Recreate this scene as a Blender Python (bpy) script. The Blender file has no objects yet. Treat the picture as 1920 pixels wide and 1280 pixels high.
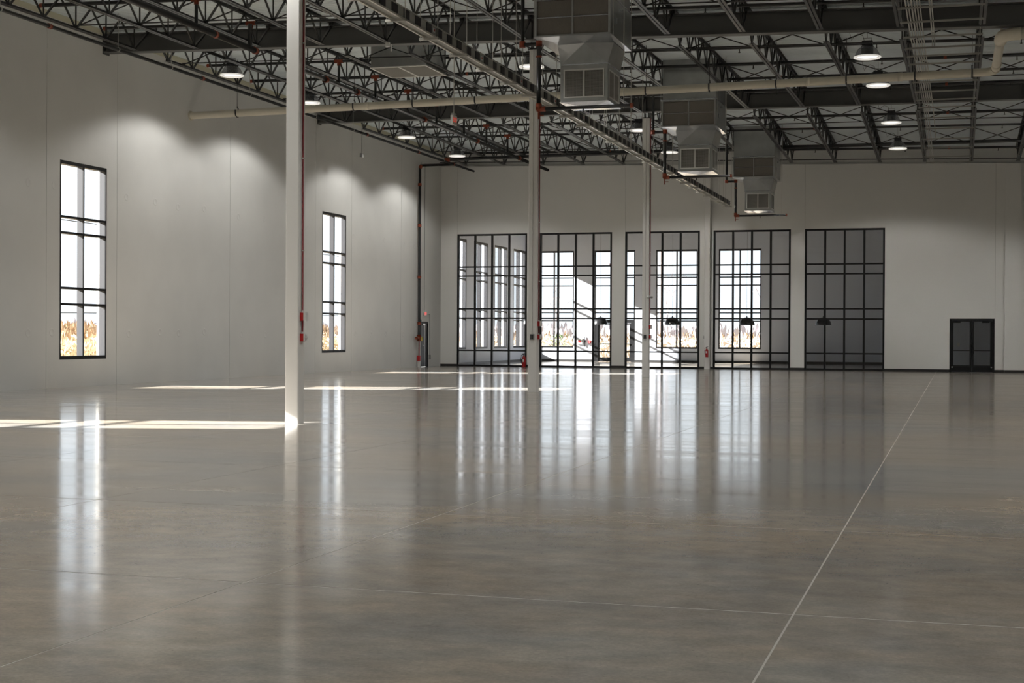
import bpy, math, random
from mathutils import Vector, Matrix
random.seed(7)
S = bpy.context.scene
COL = S.collection

# ------------------------------------------------------------------ camera
# photograph calibrated from its vanishing points: 2781 px focal length, 16.7 deg yaw to the left, 0.38 deg roll
F = 2781.0
CAM_H = 1.58
_y = Vector(((1795 - 960) / F, 1.0, (640 - 630) / F)).normalized()
_z = Vector((math.sin(0.0066), 0.0, math.cos(0.0066)))
_z = (_z - _z.dot(_y) * _y).normalized()
_x = _y.cross(_z)
RW = Matrix((_x, _y, _z))            # camera frame (right, forward, up) -> world
right, fwd, up = RW @ Vector((1, 0, 0)), RW @ Vector((0, 1, 0)), RW @ Vector((0, 0, 1))
cam = bpy.data.cameras.new('camera')
cam.sensor_width = 36.0
cam.lens = F / 1920 * 36.0
cam.clip_end = 2000
camo = bpy.data.objects.new('camera', cam)
M = Matrix((right, up, -fwd)).transposed().to_4x4()
M.translation = Vector((0, 0, CAM_H))
camo.matrix_world = M
COL.objects.link(camo)
S.camera = camo

# ------------------------------------------------------------------ sky, sun, exposure
W = bpy.data.worlds.new('sky')
S.world = W
W.use_nodes = True
bg = W.node_tree.nodes['Background']
bg.inputs[0].default_value = (0.86, 0.93, 1.0, 1)
bg.inputs[1].default_value = 1.6
sun = bpy.data.lights.new('sun', 'SUN')
sun.energy = 55.0
sun.angle = math.radians(0.6)
sun.color = (1.0, 0.98, 0.95)
suno = bpy.data.objects.new('sun', sun)
suno.rotation_euler = Vector((1.0, 0.28, -0.468)).to_track_quat('-Z', 'Y').to_euler()
COL.objects.link(suno)
LAMP_W = 522.0
vs = S.view_settings
vs.view_transform = 'Standard'
vs.look = 'None'
vs.exposure = 0.0
vs.gamma = 1.0
vs.use_curve_mapping = False
S.cycles.use_denoising = True
S.cycles.max_bounces = 8
S.cycles.diffuse_bounces = 4
S.cycles.glossy_bounces = 4
S.cycles.transparent_max_bounces = 24
S.cycles.caustics_reflective = False
S.cycles.caustics_refractive = False
S.cycles.sample_clamp_indirect = 4.0

# ------------------------------------------------------------------ materials
def newmat(name):
    m = bpy.data.materials.new(name)
    m.use_nodes = True
    nt = m.node_tree
    return m, nt, nt.nodes['Principled BSDF']

def mat(name, col, rough=0.5, metal=0.0, spec=0.5, var=0.0, scale=4.0, bump=0.0, bscale=40.0, emit=None, stretch=(1, 1, 1)):
    m, nt, b = newmat(name)
    b.inputs['Base Color'].default_value = (*col, 1)
    b.inputs['Roughness'].default_value = rough
    b.inputs['Metallic'].default_value = metal
    b.inputs['Specular IOR Level'].default_value = spec
    g = nt.nodes.new('ShaderNodeNewGeometry')
    mp = nt.nodes.new('ShaderNodeMapping')
    mp.inputs['Scale'].default_value = stretch
    nt.links.new(g.outputs['Position'], mp.inputs[0])
    if var > 0:
        n = nt.nodes.new('ShaderNodeTexNoise')
        n.inputs['Scale'].default_value = scale
        n.inputs['Detail'].default_value = 6
        nt.links.new(mp.outputs[0], n.inputs[0])
        r = nt.nodes.new('ShaderNodeValToRGB')
        r.color_ramp.elements[0].position = 0.3
        r.color_ramp.elements[1].position = 0.7
        r.color_ramp.elements[0].color = (*[c * (1 - var) for c in col], 1)
        r.color_ramp.elements[1].color = (*[min(1, c * (1 + var)) for c in col], 1)
        nt.links.new(n.outputs[0], r.inputs[0])
        nt.links.new(r.outputs[0], b.inputs['Base Color'])
    if bump > 0:
        n = nt.nodes.new('ShaderNodeTexNoise')
        n.inputs['Scale'].default_value = bscale
        n.inputs['Detail'].default_value = 4
        nt.links.new(mp.outputs[0], n.inputs[0])
        bp = nt.nodes.new('ShaderNodeBump')
        bp.inputs['Strength'].default_value = bump
        bp.inputs['Distance'].default_value = 0.01
        nt.links.new(n.outputs[0], bp.inputs['Height'])
        nt.links.new(bp.outputs[0], b.inputs['Normal'])
    if emit:
        b.inputs['Emission Color'].default_value = (*emit[0], 1)
        b.inputs['Emission Strength'].default_value = emit[1]
    return m

def glass_mat(name, tint=(0.985, 0.99, 0.988), refl=1.0):
    m = bpy.data.materials.new(name)
    m.use_nodes = True
    nt = m.node_tree
    nt.nodes.remove(nt.nodes['Principled BSDF'])
    out = nt.nodes['Material Output']
    t = nt.nodes.new('ShaderNodeBsdfTransparent')
    t.inputs[0].default_value = (*tint, 1)
    g = nt.nodes.new('ShaderNodeBsdfGlossy')
    g.inputs['Roughness'].default_value = 0.01
    lw = nt.nodes.new('ShaderNodeLayerWeight')          # facing: 0 head-on, 1 at grazing
    lw.inputs[0].default_value = 0.5
    f = nt.nodes.new('ShaderNodeMath')
    f.operation = 'POWER'
    f.inputs[1].default_value = 5.0
    nt.links.new(lw.outputs['Facing'], f.inputs[0])
    mu = nt.nodes.new('ShaderNodeMath')
    mu.operation = 'MULTIPLY_ADD'
    mu.inputs[1].default_value = 0.9 * refl
    mu.inputs[2].default_value = 0.022 * refl
    mx = nt.nodes.new('ShaderNodeMixShader')
    nt.links.new(f.outputs[0], mu.inputs[0])
    nt.links.new(mu.outputs[0], mx.inputs[0])
    nt.links.new(t.outputs[0], mx.inputs[1])
    nt.links.new(g.outputs[0], mx.inputs[2])
    nt.links.new(mx.outputs[0], out.inputs[0])
    return m

def floor_mat():
    m, nt, b = newmat('polished_concrete')
    L = nt.links.new
    N = nt.nodes.new
    g = N('ShaderNodeNewGeometry')
    def noise(scale, detail=6, rough=0.6, stretch=(1, 1, 1), dist=0.0):
        mp = N('ShaderNodeMapping')
        mp.inputs['Scale'].default_value = stretch
        L(g.outputs['Position'], mp.inputs[0])
        n = N('ShaderNodeTexNoise')
        n.inputs['Scale'].default_value = scale
        n.inputs['Detail'].default_value = detail
        n.inputs['Roughness'].default_value = rough
        n.inputs['Distortion'].default_value = dist
        L(mp.outputs[0], n.inputs[0])
        return n.outputs[0]
    def ramp(inp, stops):
        r = N('ShaderNodeValToRGB')
        e = r.color_ramp.elements
        while len(e) < len(stops):
            e.new(0.5)
        for k, (p, c) in enumerate(stops):
            e[k].position = p
            e[k].color = (*c, 1)
        L(inp, r.inputs[0])
        return r.outputs[0]
    big = ramp(noise(0.42, 8, 0.66, (1, 1.3, 1), 0.15), [(0.32, (0.268, 0.261, 0.255)), (0.50, (0.332, 0.307, 0.281)), (0.68, (0.400, 0.364, 0.322))])
    tint = ramp(noise(0.20, 5, 0.6, (1, 1.6, 1), 0.2), [(0.38, (0.90, 0.95, 1.0)), (0.60, (1.10, 1.0, 0.88))])
    mul = N('ShaderNodeMix'); mul.data_type = 'RGBA'; mul.blend_type = 'MULTIPLY'; mul.inputs[0].default_value = 1.0
    L(big, mul.inputs[6]); L(tint, mul.inputs[7])
    fine = ramp(noise(3.2, 7, 0.66, (1, 1.3, 1)), [(0.28, (0.78, 0.78, 0.78)), (0.70, (1.18, 1.17, 1.15))])
    mul2 = N('ShaderNodeMix'); mul2.data_type = 'RGBA'; mul2.blend_type = 'MULTIPLY'; mul2.inputs[0].default_value = 1.0
    L(mul.outputs[2], mul2.inputs[6]); L(fine, mul2.inputs[7])
    grain = ramp(noise(42, 4, 0.7), [(0.30, (0.86, 0.86, 0.86)), (0.68, (1.10, 1.10, 1.09))])
    mulg = N('ShaderNodeMix'); mulg.data_type = 'RGBA'; mulg.blend_type = 'MULTIPLY'; mulg.inputs[0].default_value = 1.0
    L(mul2.outputs[2], mulg.inputs[6]); L(grain, mulg.inputs[7])
    mul2 = mulg
    v = N('ShaderNodeTexVoronoi')
    v.inputs['Scale'].default_value = 9
    L(g.outputs['Position'], v.inputs[0])
    pits = ramp(v.outputs['Distance'], [(0.035, (0.45, 0.44, 0.42)), (0.075, (1, 1, 1))])
    mul3 = N('ShaderNodeMix'); mul3.data_type = 'RGBA'; mul3.blend_type = 'MULTIPLY'; mul3.inputs[0].default_value = 0.5
    L(mul2.outputs[2], mul3.inputs[6]); L(pits, mul3.inputs[7])
    L(mul3.outputs[2], b.inputs['Base Color'])
    rr = ramp(noise(1.0, 6, 0.65, (0.25, 1.6, 1)), [(0.32, (0.085, 0.085, 0.085)), (0.68, (0.165, 0.165, 0.165))])
    L(rr, b.inputs['Roughness'])
    b.inputs['Specular IOR Level'].default_value = 0.36
    b.inputs['IOR'].default_value = 1.5
    bp = N('ShaderNodeBump')
    bp.inputs['Strength'].default_value = 0.05
    bp.inputs['Distance'].default_value = 0.013
    L(noise(2.0, 1.5, 0.5, (0.5, 1.6, 1)), bp.inputs['Height'])
    L(bp.outputs[0], b.inputs['Normal'])
    return m

def skirt_mat():
    m = bpy.data.materials.new('smoked_acrylic')
    m.use_nodes = True
    nt = m.node_tree
    b = nt.nodes['Principled BSDF']
    b.inputs['Base Color'].default_value = (0.20, 0.20, 0.20, 1)
    b.inputs['Roughness'].default_value = 0.2
    out = nt.nodes['Material Output']
    t = nt.nodes.new('ShaderNodeBsdfTransparent')
    t.inputs[0].default_value = (0.75, 0.75, 0.75, 1)
    mx = nt.nodes.new('ShaderNodeMixShader')
    mx.inputs[0].default_value = 0.5
    nt.links.new(t.outputs[0], mx.inputs[1])
    nt.links.new(b.outputs[0], mx.inputs[2])
    nt.links.new(mx.outputs[0], out.inputs[0])
    return m

MT = dict(
    floor=floor_mat(),
    filler=mat('joint_filler', (0.44, 0.415, 0.38), 0.6, spec=0.25),
    wall=mat('white_wall_paint', (0.70, 0.695, 0.67), 0.62, var=0.03, scale=0.8, bump=0.05, bscale=14),
    drywall=mat('white_drywall_paint', (0.82, 0.81, 0.78), 0.6, var=0.015, scale=0.6, bump=0.02, bscale=30),
    lobbywall=mat('lobby_wall_paint', (0.62, 0.65, 0.715), 0.6, var=0.015, scale=0.7),
    lobbyceil=mat('dark_lobby_ceiling_paint', (0.07, 0.07, 0.075), 0.7),
    sealant=mat('joint_sealant', (0.42, 0.41, 0.385), 0.7),
    cream=mat('cream_primer', (0.62, 0.60, 0.46), 0.6),
    deck=mat('galvanised_deck', (0.86, 0.93, 0.98), 0.45, metal=0.0, var=0.06, scale=0.7),
    steel=mat('black_steel_paint', (0.022, 0.022, 0.021), 0.36, spec=0.5),
    girder=mat('dark_grey_girder_paint', (0.080, 0.080, 0.077), 0.42, var=0.12, scale=1.2),
    column=mat('white_steel_paint', (0.80, 0.79, 0.765), 0.45),
    black=mat('black_aluminium', (0.007, 0.007, 0.008), 0.5, spec=0.3),
    mull=mat('anodised_mullion', (0.030, 0.030, 0.035), 0.45),
    glass=glass_mat('clear_glass'),
    sglass=glass_mat('storefront_glass', (0.98, 0.987, 0.99), 1.0),
    base=mat('black_rubber_base', (0.016, 0.015, 0.015), 0.55),
    pvc=mat('off_white_pvc', (0.76, 0.71, 0.59), 0.42, var=0.04, scale=1.5),
    pipe=mat('black_iron_pipe', (0.014, 0.014, 0.014), 0.34),
    orange=mat('orange_coupling', (0.26, 0.045, 0.015), 0.5),
    red=mat('red_enamel', (0.42, 0.008, 0.010), 0.42),
    redpipe=mat('red_conduit_paint', (0.16, 0.010, 0.012), 0.45),
    galv=mat('galvanised_sheet', (0.50, 0.51, 0.50), 0.30, metal=0.85, var=0.10, scale=2.5),
    galvb=mat('bright_galvanised_sheet', (0.74, 0.76, 0.80), 0.20, metal=0.9, var=0.08, scale=3.0),
    filt=mat('filter_media', (0.17, 0.155, 0.135), 0.85, var=0.12, scale=30, stretch=(6, 1, 0.6)),
    grille=mat('white_grille', (0.82, 0.82, 0.79), 0.5),
    dark=mat('painted_void_shade', (0.07, 0.067, 0.058), 0.8),  # dark colour stands in for the shade inside the duct grilles
    wire=mat('grille_wire', (0.42, 0.41, 0.38), 0.5),
    conduit=mat('galvanised_conduit', (0.56, 0.55, 0.51), 0.36, metal=0.5),
    strut=mat('galvanised_strut', (0.42, 0.41, 0.37), 0.42, metal=0.5),
    rail=mat('bright_busway_rail', (0.70, 0.68, 0.61), 0.30, metal=0.6),
    buspan=mat('grey_busway_panel', (0.34, 0.34, 0.31), 0.5),
    plug=mat('black_plug_opening', (0.012, 0.012, 0.012), 0.5),
    lamp=mat('lit_lens', (0.9, 0.9, 0.9), 0.3, emit=((1.0, 0.98, 0.97), 0.95)),
    rim=mat('lit_acrylic_rim', (0.85, 0.83, 0.78), 0.3, emit=((1.0, 0.96, 0.88), 0.5)),
    skirt=skirt_mat(),
    hous=mat('black_housing', (0.013, 0.013, 0.014), 0.45),
    white=mat('white_plastic', (0.72, 0.72, 0.70), 0.4),
    grey=mat('grey_box', (0.30, 0.30, 0.29), 0.5),
    exitred=mat('exit_letters_red', (0.75, 0.05, 0.03), 0.4, emit=((1.0, 0.10, 0.06), 0.35)),
    exitlit=mat('lit_exit_letters', (0.8, 0.05, 0.05), 0.4, emit=((1.0, 0.14, 0.13), 0.9)),
    wood=mat('oak_door_edge', (0.20, 0.12, 0.045), 0.5),
    chrome=mat('brushed_steel', (0.6, 0.6, 0.6), 0.28, metal=1.0),
    yellow=mat('yellow_tag', (0.55, 0.42, 0.03), 0.5),
    doorg=mat('charcoal_door_paint', (0.045, 0.047, 0.05), 0.4),
    ground=mat('dry_grass_ground', (0.30, 0.24, 0.155), 0.95, var=0.25, scale=0.8),
    pave=mat('pale_concrete_walk', (0.45, 0.44, 0.42), 0.9, var=0.05, scale=2.0),
    reed=mat('dry_reed', (0.44, 0.34, 0.215), 0.85, var=0.25, scale=1.5),
    palegrass=mat('pale_dry_grass', (0.52, 0.43, 0.345), 0.9, var=0.2, scale=1.5),
    plume=mat('brown_reed_plume', (0.28, 0.19, 0.115), 0.9, var=0.3, scale=3.0),
    twig=mat('bare_twig', (0.36, 0.33, 0.35), 0.9, var=0.15, scale=0.2),
    leaf=mat('green_leaf', (0.12, 0.17, 0.07), 0.7, var=0.3, scale=5.0),
    wirem=mat('black_cable', (0.02, 0.02, 0.02), 0.6),
    domem=mat('black_dome_enamel', (0.010, 0.010, 0.011), 0.22),
    domein=mat('silver_dome_lining', (0.45, 0.45, 0.46), 0.35, metal=0.6),
)

# ------------------------------------------------------------------ mesh helpers
class MB:
    def __init__(s):
        s.v, s.f = [], []
    def poly(s, pts, faces):
        o = len(s.v)
        s.v += [tuple(p) for p in pts]
        s.f += [tuple(i + o for i in q) for q in faces]
        return s
    def box(s, x0, x1, y0, y1, z0, z1):
        return s.hexa([(x0, y0, z0), (x1, y0, z0), (x1, y1, z0), (x0, y1, z0), (x0, y0, z1), (x1, y0, z1), (x1, y1, z1), (x0, y1, z1)])
    def hexa(s, p):
        return s.poly(p, [(0, 3, 2, 1), (4, 5, 6, 7), (0, 1, 5, 4), (1, 2, 6, 5), (2, 3, 7, 6), (3, 0, 4, 7)])
    def xbox(s, x0, x1, y0, y1, za0, za1, zb0, zb1):   # box along X whose bottom/top heights differ at its two ends
        return s.hexa([(x0, y0, za0), (x1, y0, zb0), (x1, y1, zb0), (x0, y1, za0), (x0, y0, za1), (x1, y0, zb1), (x1, y1, zb1), (x0, y1, za1)])
    def beam(s, p, q, w, h=None):
        p, q = Vector(p), Vector(q)
        h = h or w
        d = (q - p).normalized()
        u = Vector((0, 0, 1)) if abs(d.z) < 0.95 else Vector((1, 0, 0))
        a = d.cross(u).normalized() * (w / 2)
        b = a.cross(d).normalized() * (h / 2)
        return s.hexa([p - a - b, p + a - b, q + a - b, q - a - b, p - a + b, p + a + b, q + a + b, q - a + b])
    def tube(s, pts, r, n=8, cap=True):
        pts = [Vector(p) for p in pts]
        rings = []
        for i, p in enumerate(pts):
            if i == 0: d = pts[1] - p
            elif i == len(pts) - 1: d = p - pts[i - 1]
            else: d = (pts[i + 1] - p).normalized() + (p - pts[i - 1]).normalized()
            d.normalize()
            u = Vector((0, 0, 1)) if abs(d.z) < 0.9 else Vector((1, 0, 0))
            a = d.cross(u).normalized()
            b = d.cross(a).normalized()
            rr = r[i] if isinstance(r, (list, tuple)) else r
            rings.append([p + (a * math.cos(2 * math.pi * k / n) + b * math.sin(2 * math.pi * k / n)) * rr for k in range(n)])
        V = [v for R_ in rings for v in R_]
        Fc = []
        for i in range(len(pts) - 1):
            for k in range(n):
                k2 = (k + 1) % n
                Fc.append((i * n + k, i * n + k2, (i + 1) * n + k2, (i + 1) * n + k))
        if cap:
            Fc.append(tuple(range(n)))
            Fc.append(tuple(range((len(pts) - 1) * n, len(pts) * n))[::-1])
        return s.poly(V, Fc)
    def lathe(s, prof, n=24, c=(0, 0, 0)):
        V = [(c[0] + r * math.cos(2 * math.pi * k / n), c[1] + r * math.sin(2 * math.pi * k / n), c[2] + z) for (r, z) in prof for k in range(n)]
        Fc = [(i * n + k, i * n + (k + 1) % n, (i + 1) * n + (k + 1) % n, (i + 1) * n + k) for i in range(len(prof) - 1) for k in range(n)]
        return s.poly(V, Fc)
    def mesh(s, name, smooth=False):
        me = bpy.data.meshes.new(name)
        me.from_pydata([tuple(v) for v in s.v], [], s.f)
        if smooth:
            me.polygons.foreach_set('use_smooth', [True] * len(me.polygons))
        me.update()
        return me

def wloc(o):
    v = Vector((0, 0, 0))
    while o is not None:
        v = v + o.location
        o = o.parent
    return v

def link(name, me, m=None, parent=None, loc=(0, 0, 0)):
    if m is not None and not me.materials:
        me.materials.append(m)
    o = bpy.data.objects.new(name, me)
    o.location = loc
    if parent is not None:
        o.parent = parent
    COL.objects.link(o)
    return o

def part(name, mb, m, parent=None, smooth=False, stuff=False, label=None):
    """mesh given in world coordinates, linked under parent (unrotated)"""
    if parent is not None:
        off = wloc(parent)
        mb.v = [(v[0] - off.x, v[1] - off.y, v[2] - off.z) for v in mb.v]
    o = link(name, mb.mesh(name, smooth), m, parent)
    if stuff: o['kind'] = 'stuff'
    if label: o['label'] = label
    return o

def tag(o, label=None, cat=None, group=None, kind=None):
    if label: o['label'] = label
    if cat: o['category'] = cat
    if group: o['group'] = group
    if kind: o['kind'] = kind
    return o

def thing(name, label, cat, loc=(0, 0, 0), group=None, kind=None):
    o = bpy.data.objects.new(name, None)
    o.empty_display_size = 0.2
    o.location = loc
    COL.objects.link(o)
    return tag(o, label, cat, group, kind)

def text_mesh(txt, size, depth=0.004):
    cu = bpy.data.curves.new('lettering', 'FONT')
    cu.body = txt
    cu.size = size
    cu.extrude = depth
    cu.align_x = 'CENTER'
    cu.align_y = 'CENTER'
    ob = bpy.data.objects.new('lettering', cu)
    COL.objects.link(ob)
    dg = bpy.context.evaluated_depsgraph_get()
    me = bpy.data.meshes.new_from_object(ob.evaluated_get(dg))
    bpy.data.objects.remove(ob)
    return me

ORD = ['first', 'second', 'third', 'fourth', 'fifth', 'sixth', 'seventh', 'eighth', 'ninth', 'tenth', 'eleventh', 'twelfth', 'thirteenth', 'fourteenth', 'fifteenth', 'sixteenth']

# ------------------------------------------------------------------ dimensions
XL = -24.15                      # left wall, inner face
YB = 68.30                       # back wall, hall face
XR, YF = 22.0, -14.0             # unseen right wall and wall behind the camera
XC = -11.05                      # column line
COLY = [23.65, 38.85, 54.05, 68.12]
GY = [23.45, 38.55, 53.85]       # girder lines
PITCH = 1.93                     # joist spacing
def jx(k): return XC + PITCH * k
_nodes = [(-30.0, 9.14, -0.0228), (38.6, 9.14, -0.0228), (53.9, 9.63, -0.002), (68.3, 9.17, -0.0215), (70.0, 9.17, -0.0215)]
def chord(x, y):                 # underside of the joists: the roof falls to the right and towards beams
    for (ya, a0, a1), (yb, b0, b1) in zip(_nodes, _nodes[1:]):
        if y <= yb:
            t = (y - ya) / (yb - ya)
            return (a0 + a1 * x) * (1 - t) + (b0 + b1 * x) * t
    return b0 + b1 * x
def deck(x, y): return chord(x, y) + 0.77

# ------------------------------------------------------------------ floor
fl = thing('floor', 'polished grey-brown concrete floor slab with sawn joints', 'floor', (0, 0, 0), kind='structure')
part('slab_bed', MB().box(XL, XR, YF, 84.0, -0.25, -0.0012), MT['filler'], fl)
fx = [XL, -21.4, -18.0, -14.5, XC, -7.74, -4.31, -0.88, 2.55, 6.0, XR]
fy = [YF, 0.85, 4.65, 8.5, 12.25, 16.1, 19.9, 23.65, 27.45, 31.25, 35.05, 38.85, 46.4, 54.05, 61.3, YB + 0.1]
for i in range(len(fx) - 1):
    for j in range(len(fy) - 1):
        g, gx = 0.010, 0.006
        part('slab', MB().box(fx[i] + (gx if i else 0), fx[i + 1] - gx, fy[j] + g, fy[j + 1] - g, -0.03, 0.0), MT['floor'], fl)
part('slab', MB().box(XL, 6.0, YB + 0.1, 84.0, -0.03, 0.0), MT['floor'], fl)

# ------------------------------------------------------------------ ceiling deck (ribs run left to right)
mb = MB()
pitch, rib = 0.155, 0.040
prof = []
y = YF - 0.3
while y < 68.9:
    prof += [(y, 0.0), (y + 0.062, 0.0), (y + 0.082, rib), (y + 0.135, rib)]
    y += pitch
x0, x1 = XL - 0.2, XR + 0.2
V = []
for (yy, dz) in prof:
    V += [(x0, yy, deck(x0, yy) + dz), (x1, yy, deck(x1, yy) + dz)]
mb.poly(V, [(2 * i, 2 * i + 1, 2 * i + 3, 2 * i + 2) for i in range(len(prof) - 1)])
cl = part('ceiling', mb, MT['deck'])
tag(cl, 'ribbed galvanised steel roof deck over the hall', 'ceiling', kind='structure')

# ------------------------------------------------------------------ walls with openings
def wall_cells(u0, u1, z0, z1, holes):
    """rectangles covering [u0,u1]x[z0,z1] without the holes (u,u,z,z)"""
    us = sorted({u0, u1, *[min(max(h[0], u0), u1) for h in holes], *[min(max(h[1], u0), u1) for h in holes]})
    res = []
    for a, b in zip(us, us[1:]):
        zs = [(z0, z1)]
        for h in holes:
            if h[0] < (a + b) / 2 < h[1]:
                nz = []
                for (c, d) in zs:
                    if h[3] <= c or h[2] >= d:
                        nz.append((c, d))
                    else:
                        if h[2] > c: nz.append((c, h[2]))
                        if h[3] < d: nz.append((h[3], d))
                zs = nz
        res += [(a, b, c, d) for (c, d) in zs]
    return res

WZ0, WZ1, WW = 0.79, 6.41, 2.38                  # sill, head and width of the tall windows
left_win = [18.28, 36.24, 54.20]
lobby_left = [69.87, 73.48, 77.10, 80.70]
lobby_front = [-23.67, -20.06, -16.46, -12.88]
YW = 83.30                                        # inner face of the lobby's front wall
TH = 0.32
wl = thing('wall_left', 'white painted concrete panel wall on the left with tall windows', 'wall', (XL, 27, 0), kind='structure')
jy = [YF - 0.3, -0.3, 3.3, 10.4, 17.62, 21.25, 28.4, 35.6, 39.19, 46.4, 53.55, 57.18, 62.9, 68.9, 83.7]
holesL = [(a, a + WW, WZ0, WZ1) for a in left_win + lobby_left] + [(65.5, 66.5, 0.0, 2.14)]
for a, b in zip(jy, jy[1:]):
    m_ = MB()
    for (p, q, c, d) in wall_cells(a + 0.008, b - 0.008, -0.03, 11.2, holesL):
        m_.box(XL - TH, XL, p, q, c, d)
    part('wall_panel', m_, MT['wall'] if b < 69 else MT['lobbywall'], wl)
    part('joint_sealant', MB().box(XL - TH + 0.02, XL - 0.012, b - 0.03, b + 0.03, -0.03, 11.2), MT['sealant'], wl)
# round lifting-insert patches cast into the panels
disc = MB().lathe([(0.001, 0.001), (0.085, 0.001), (0.10, 0.007), (0.115, 0.002), (0.118, 0.0)], 20).mesh('patch', True)
for zrow in (5.67, 1.55):
    for yy in (33.2, 34.7, 35.95, 39.9, 41.6, 43.0, 44.6, 47.2, 49.0, 50.9, 52.6, 53.8, 57.5, 59.2, 61.0, 63.2, 64.6):
        o = link('patch', disc, MT['wall'], wl, (0, yy - 27 + random.uniform(-.2, .2), zrow + random.uniform(-.06, .06)))
        o.rotation_euler = (0, math.pi / 2, 0)
part('ledger_angle', MB().hexa([(XL, YF, deck(XL, YF) - 0.16), (XL + 0.012, YF, deck(XL, YF) - 0.16), (XL + 0.012, 38.6, deck(XL, 38) - 0.16), (XL, 38.6, deck(XL, 38) - 0.16),
                                (XL, YF, deck(XL, YF)), (XL + 0.012, YF, deck(XL, YF)), (XL + 0.012, 38.6, deck(XL, 38)), (XL, 38.6, deck(XL, 38))]), MT['cream'], wl)
for ya, yb in ((38.6, 53.9), (53.9, 68.4)):
    za, zb = deck(XL, ya), deck(XL, yb)
    part('ledger_angle', MB().hexa([(XL, ya, za - .16), (XL + .012, ya, za - .16), (XL + .012, yb, zb - .16), (XL, yb, zb - .16), (XL, ya, za), (XL + .012, ya, za), (XL + .012, yb, zb), (XL, yb, zb)]), MT['cream'], wl)

wb = thing('wall_back', 'white drywall partition with five black storefront openings', 'wall', (-10, YB, 0), kind='structure')
SF0, SFP, SFW, SFH = -23.30, 4.162, 3.53, 6.40
sfx = [SF0 + SFP * i for i in range(5)]
DX0, DX1, DH = -0.33, 1.56, 2.35
holesB = [(a, a + SFW, 0.0, SFH) for a in sfx] + [(DX0, DX1, 0.0, DH)]
jxs = [XL, SF0 - 0.005, -14.975, -6.65, 1.575, XR]
for a, b in zip(jxs, jxs[1:]):
    m_ = MB()
    for (p, q, c, d) in wall_cells(a + 0.005, b - 0.005, -0.03, 99.0, holesB):
        if d > 50:
            m_.xbox(p, q, YB, YB + 0.2, c, chord(p, 68.3) + 0.03, c, chord(q, 68.3) + 0.03)
        else:
            m_.box(p, q, YB, YB + 0.2, c, d)
    part('wall_panel', m_, MT['drywall'], wb)
    part('joint_sealant', MB().box(b - 0.02, b + 0.02, YB + 0.012, YB + 0.15, 2.4 if abs(b - 1.575) < .1 else (SFH if b < 0 else 0), 9.1), MT['sealant'], wb)
part('parapet_panel', MB().box(XL, XR, YB + 0.2, YB + 0.42, SFH + 0.2, 11.2), MT['wall'], wb)
part('pilaster', MB().box(1.97, 2.64, YB - 0.10, YB, 0.0, chord(2.3, 68.3)), MT['drywall'], wb)
part('wall_panel', MB().box(XR, XR + 0.3, YF - 0.3, 69, -0.03, 11.2), MT['wall'], thing('wall_right', 'white concrete wall on the right side of the hall', 'wall', (XR, 27, 0), kind='structure'))
part('wall_panel', MB().box(XL - 0.3, XR + 0.3, YF - 0.3, YF, -0.03, 11.2), MT['wall'], thing('wall_front', 'white concrete wall closing the near end of the hall', 'wall', (0, YF, 0), kind='structure'))

# lobby shell
wlf = thing('wall_lobby_front', 'lobby outer wall with tall windows seen through the storefronts', 'wall', (-13, YW, 0), kind='structure')
m_ = MB()
for (p, q, c, d) in wall_cells(XL - TH, 6.3, -0.03, 9.9, [(a, a + WW, (0.0 if i == 1 else WZ0), WZ1) for i, a in enumerate(lobby_front)]):
    m_.box(p, q, YW, YW + 0.32, c, d)
part('wall_panel', m_, MT['lobbywall'], wlf)
wlr = thing('wall_lobby_right', 'grey lobby end wall beyond the fifth storefront', 'wall', (-1.4, 76, 0), kind='structure')
part('wall_panel', MB().box(-1.5, -1.3, 73.2, YW, 0, 9.9), MT['lobbywall'], wlr)
part('wall_panel', MB().box(5.8, 6.0, YB + 0.42, YW, 0, 9.9), MT['lobbywall'], wlr)
part('corridor_wall', MB().box(-1.3, 5.8, 73.2, 73.4, 0, 9.9), MT['lobbywall'], wlr)
cll = part('ceiling_lobby', MB().box(XL - TH, 6.3, YB + 0.42, YW + 0.32, 9.4, 9.7), MT['lobbyceil'])
tag(cll, 'plain lobby ceiling high above the pendant lamps', 'ceiling', kind='structure')
bbk = thing('baseboard_back', 'black rubber baseboard along the back wall', 'baseboard', (-10, YB, 0), kind='structure')
edges = [XL] + [e for a in sfx for e in (a, a + SFW)] + [DX0, DX1, 1.97]
for a, b in zip(edges[0::2], edges[1::2]):
    if b - a > 0.02:
        part('base_strip', MB().box(a, b, YB - 0.012, YB, 0, 0.11), MT['base'], bbk)
part('base_strip', MB().box(1.97, 2.64, YB - 0.112, YB - 0.10, 0, 0.11), MT['base'], bbk)
part('base_strip', MB().box(2.64, XR, YB - 0.012, YB, 0, 0.11), MT['base'], bbk)
bbl = thing('baseboard_lobby', 'black rubber baseboard around the lobby', 'baseboard', (-12, YW, 0), kind='structure')
for a, b in ((XL, -20.06), (-20.06 + WW, -1.5)):
    part('base_strip', MB().box(a, b, YW - 0.012, YW, 0, 0.13), MT['base'], bbl)
part('base_strip', MB().box(XL, XL + 0.012, YB + 0.2, YW, 0, 0.11), MT['base'], bbl)

# ------------------------------------------------------------------ storefronts and windows
def frame_bar(name, mb, root, m='black'):
    return part(name, mb, MT[m], root)

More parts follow.
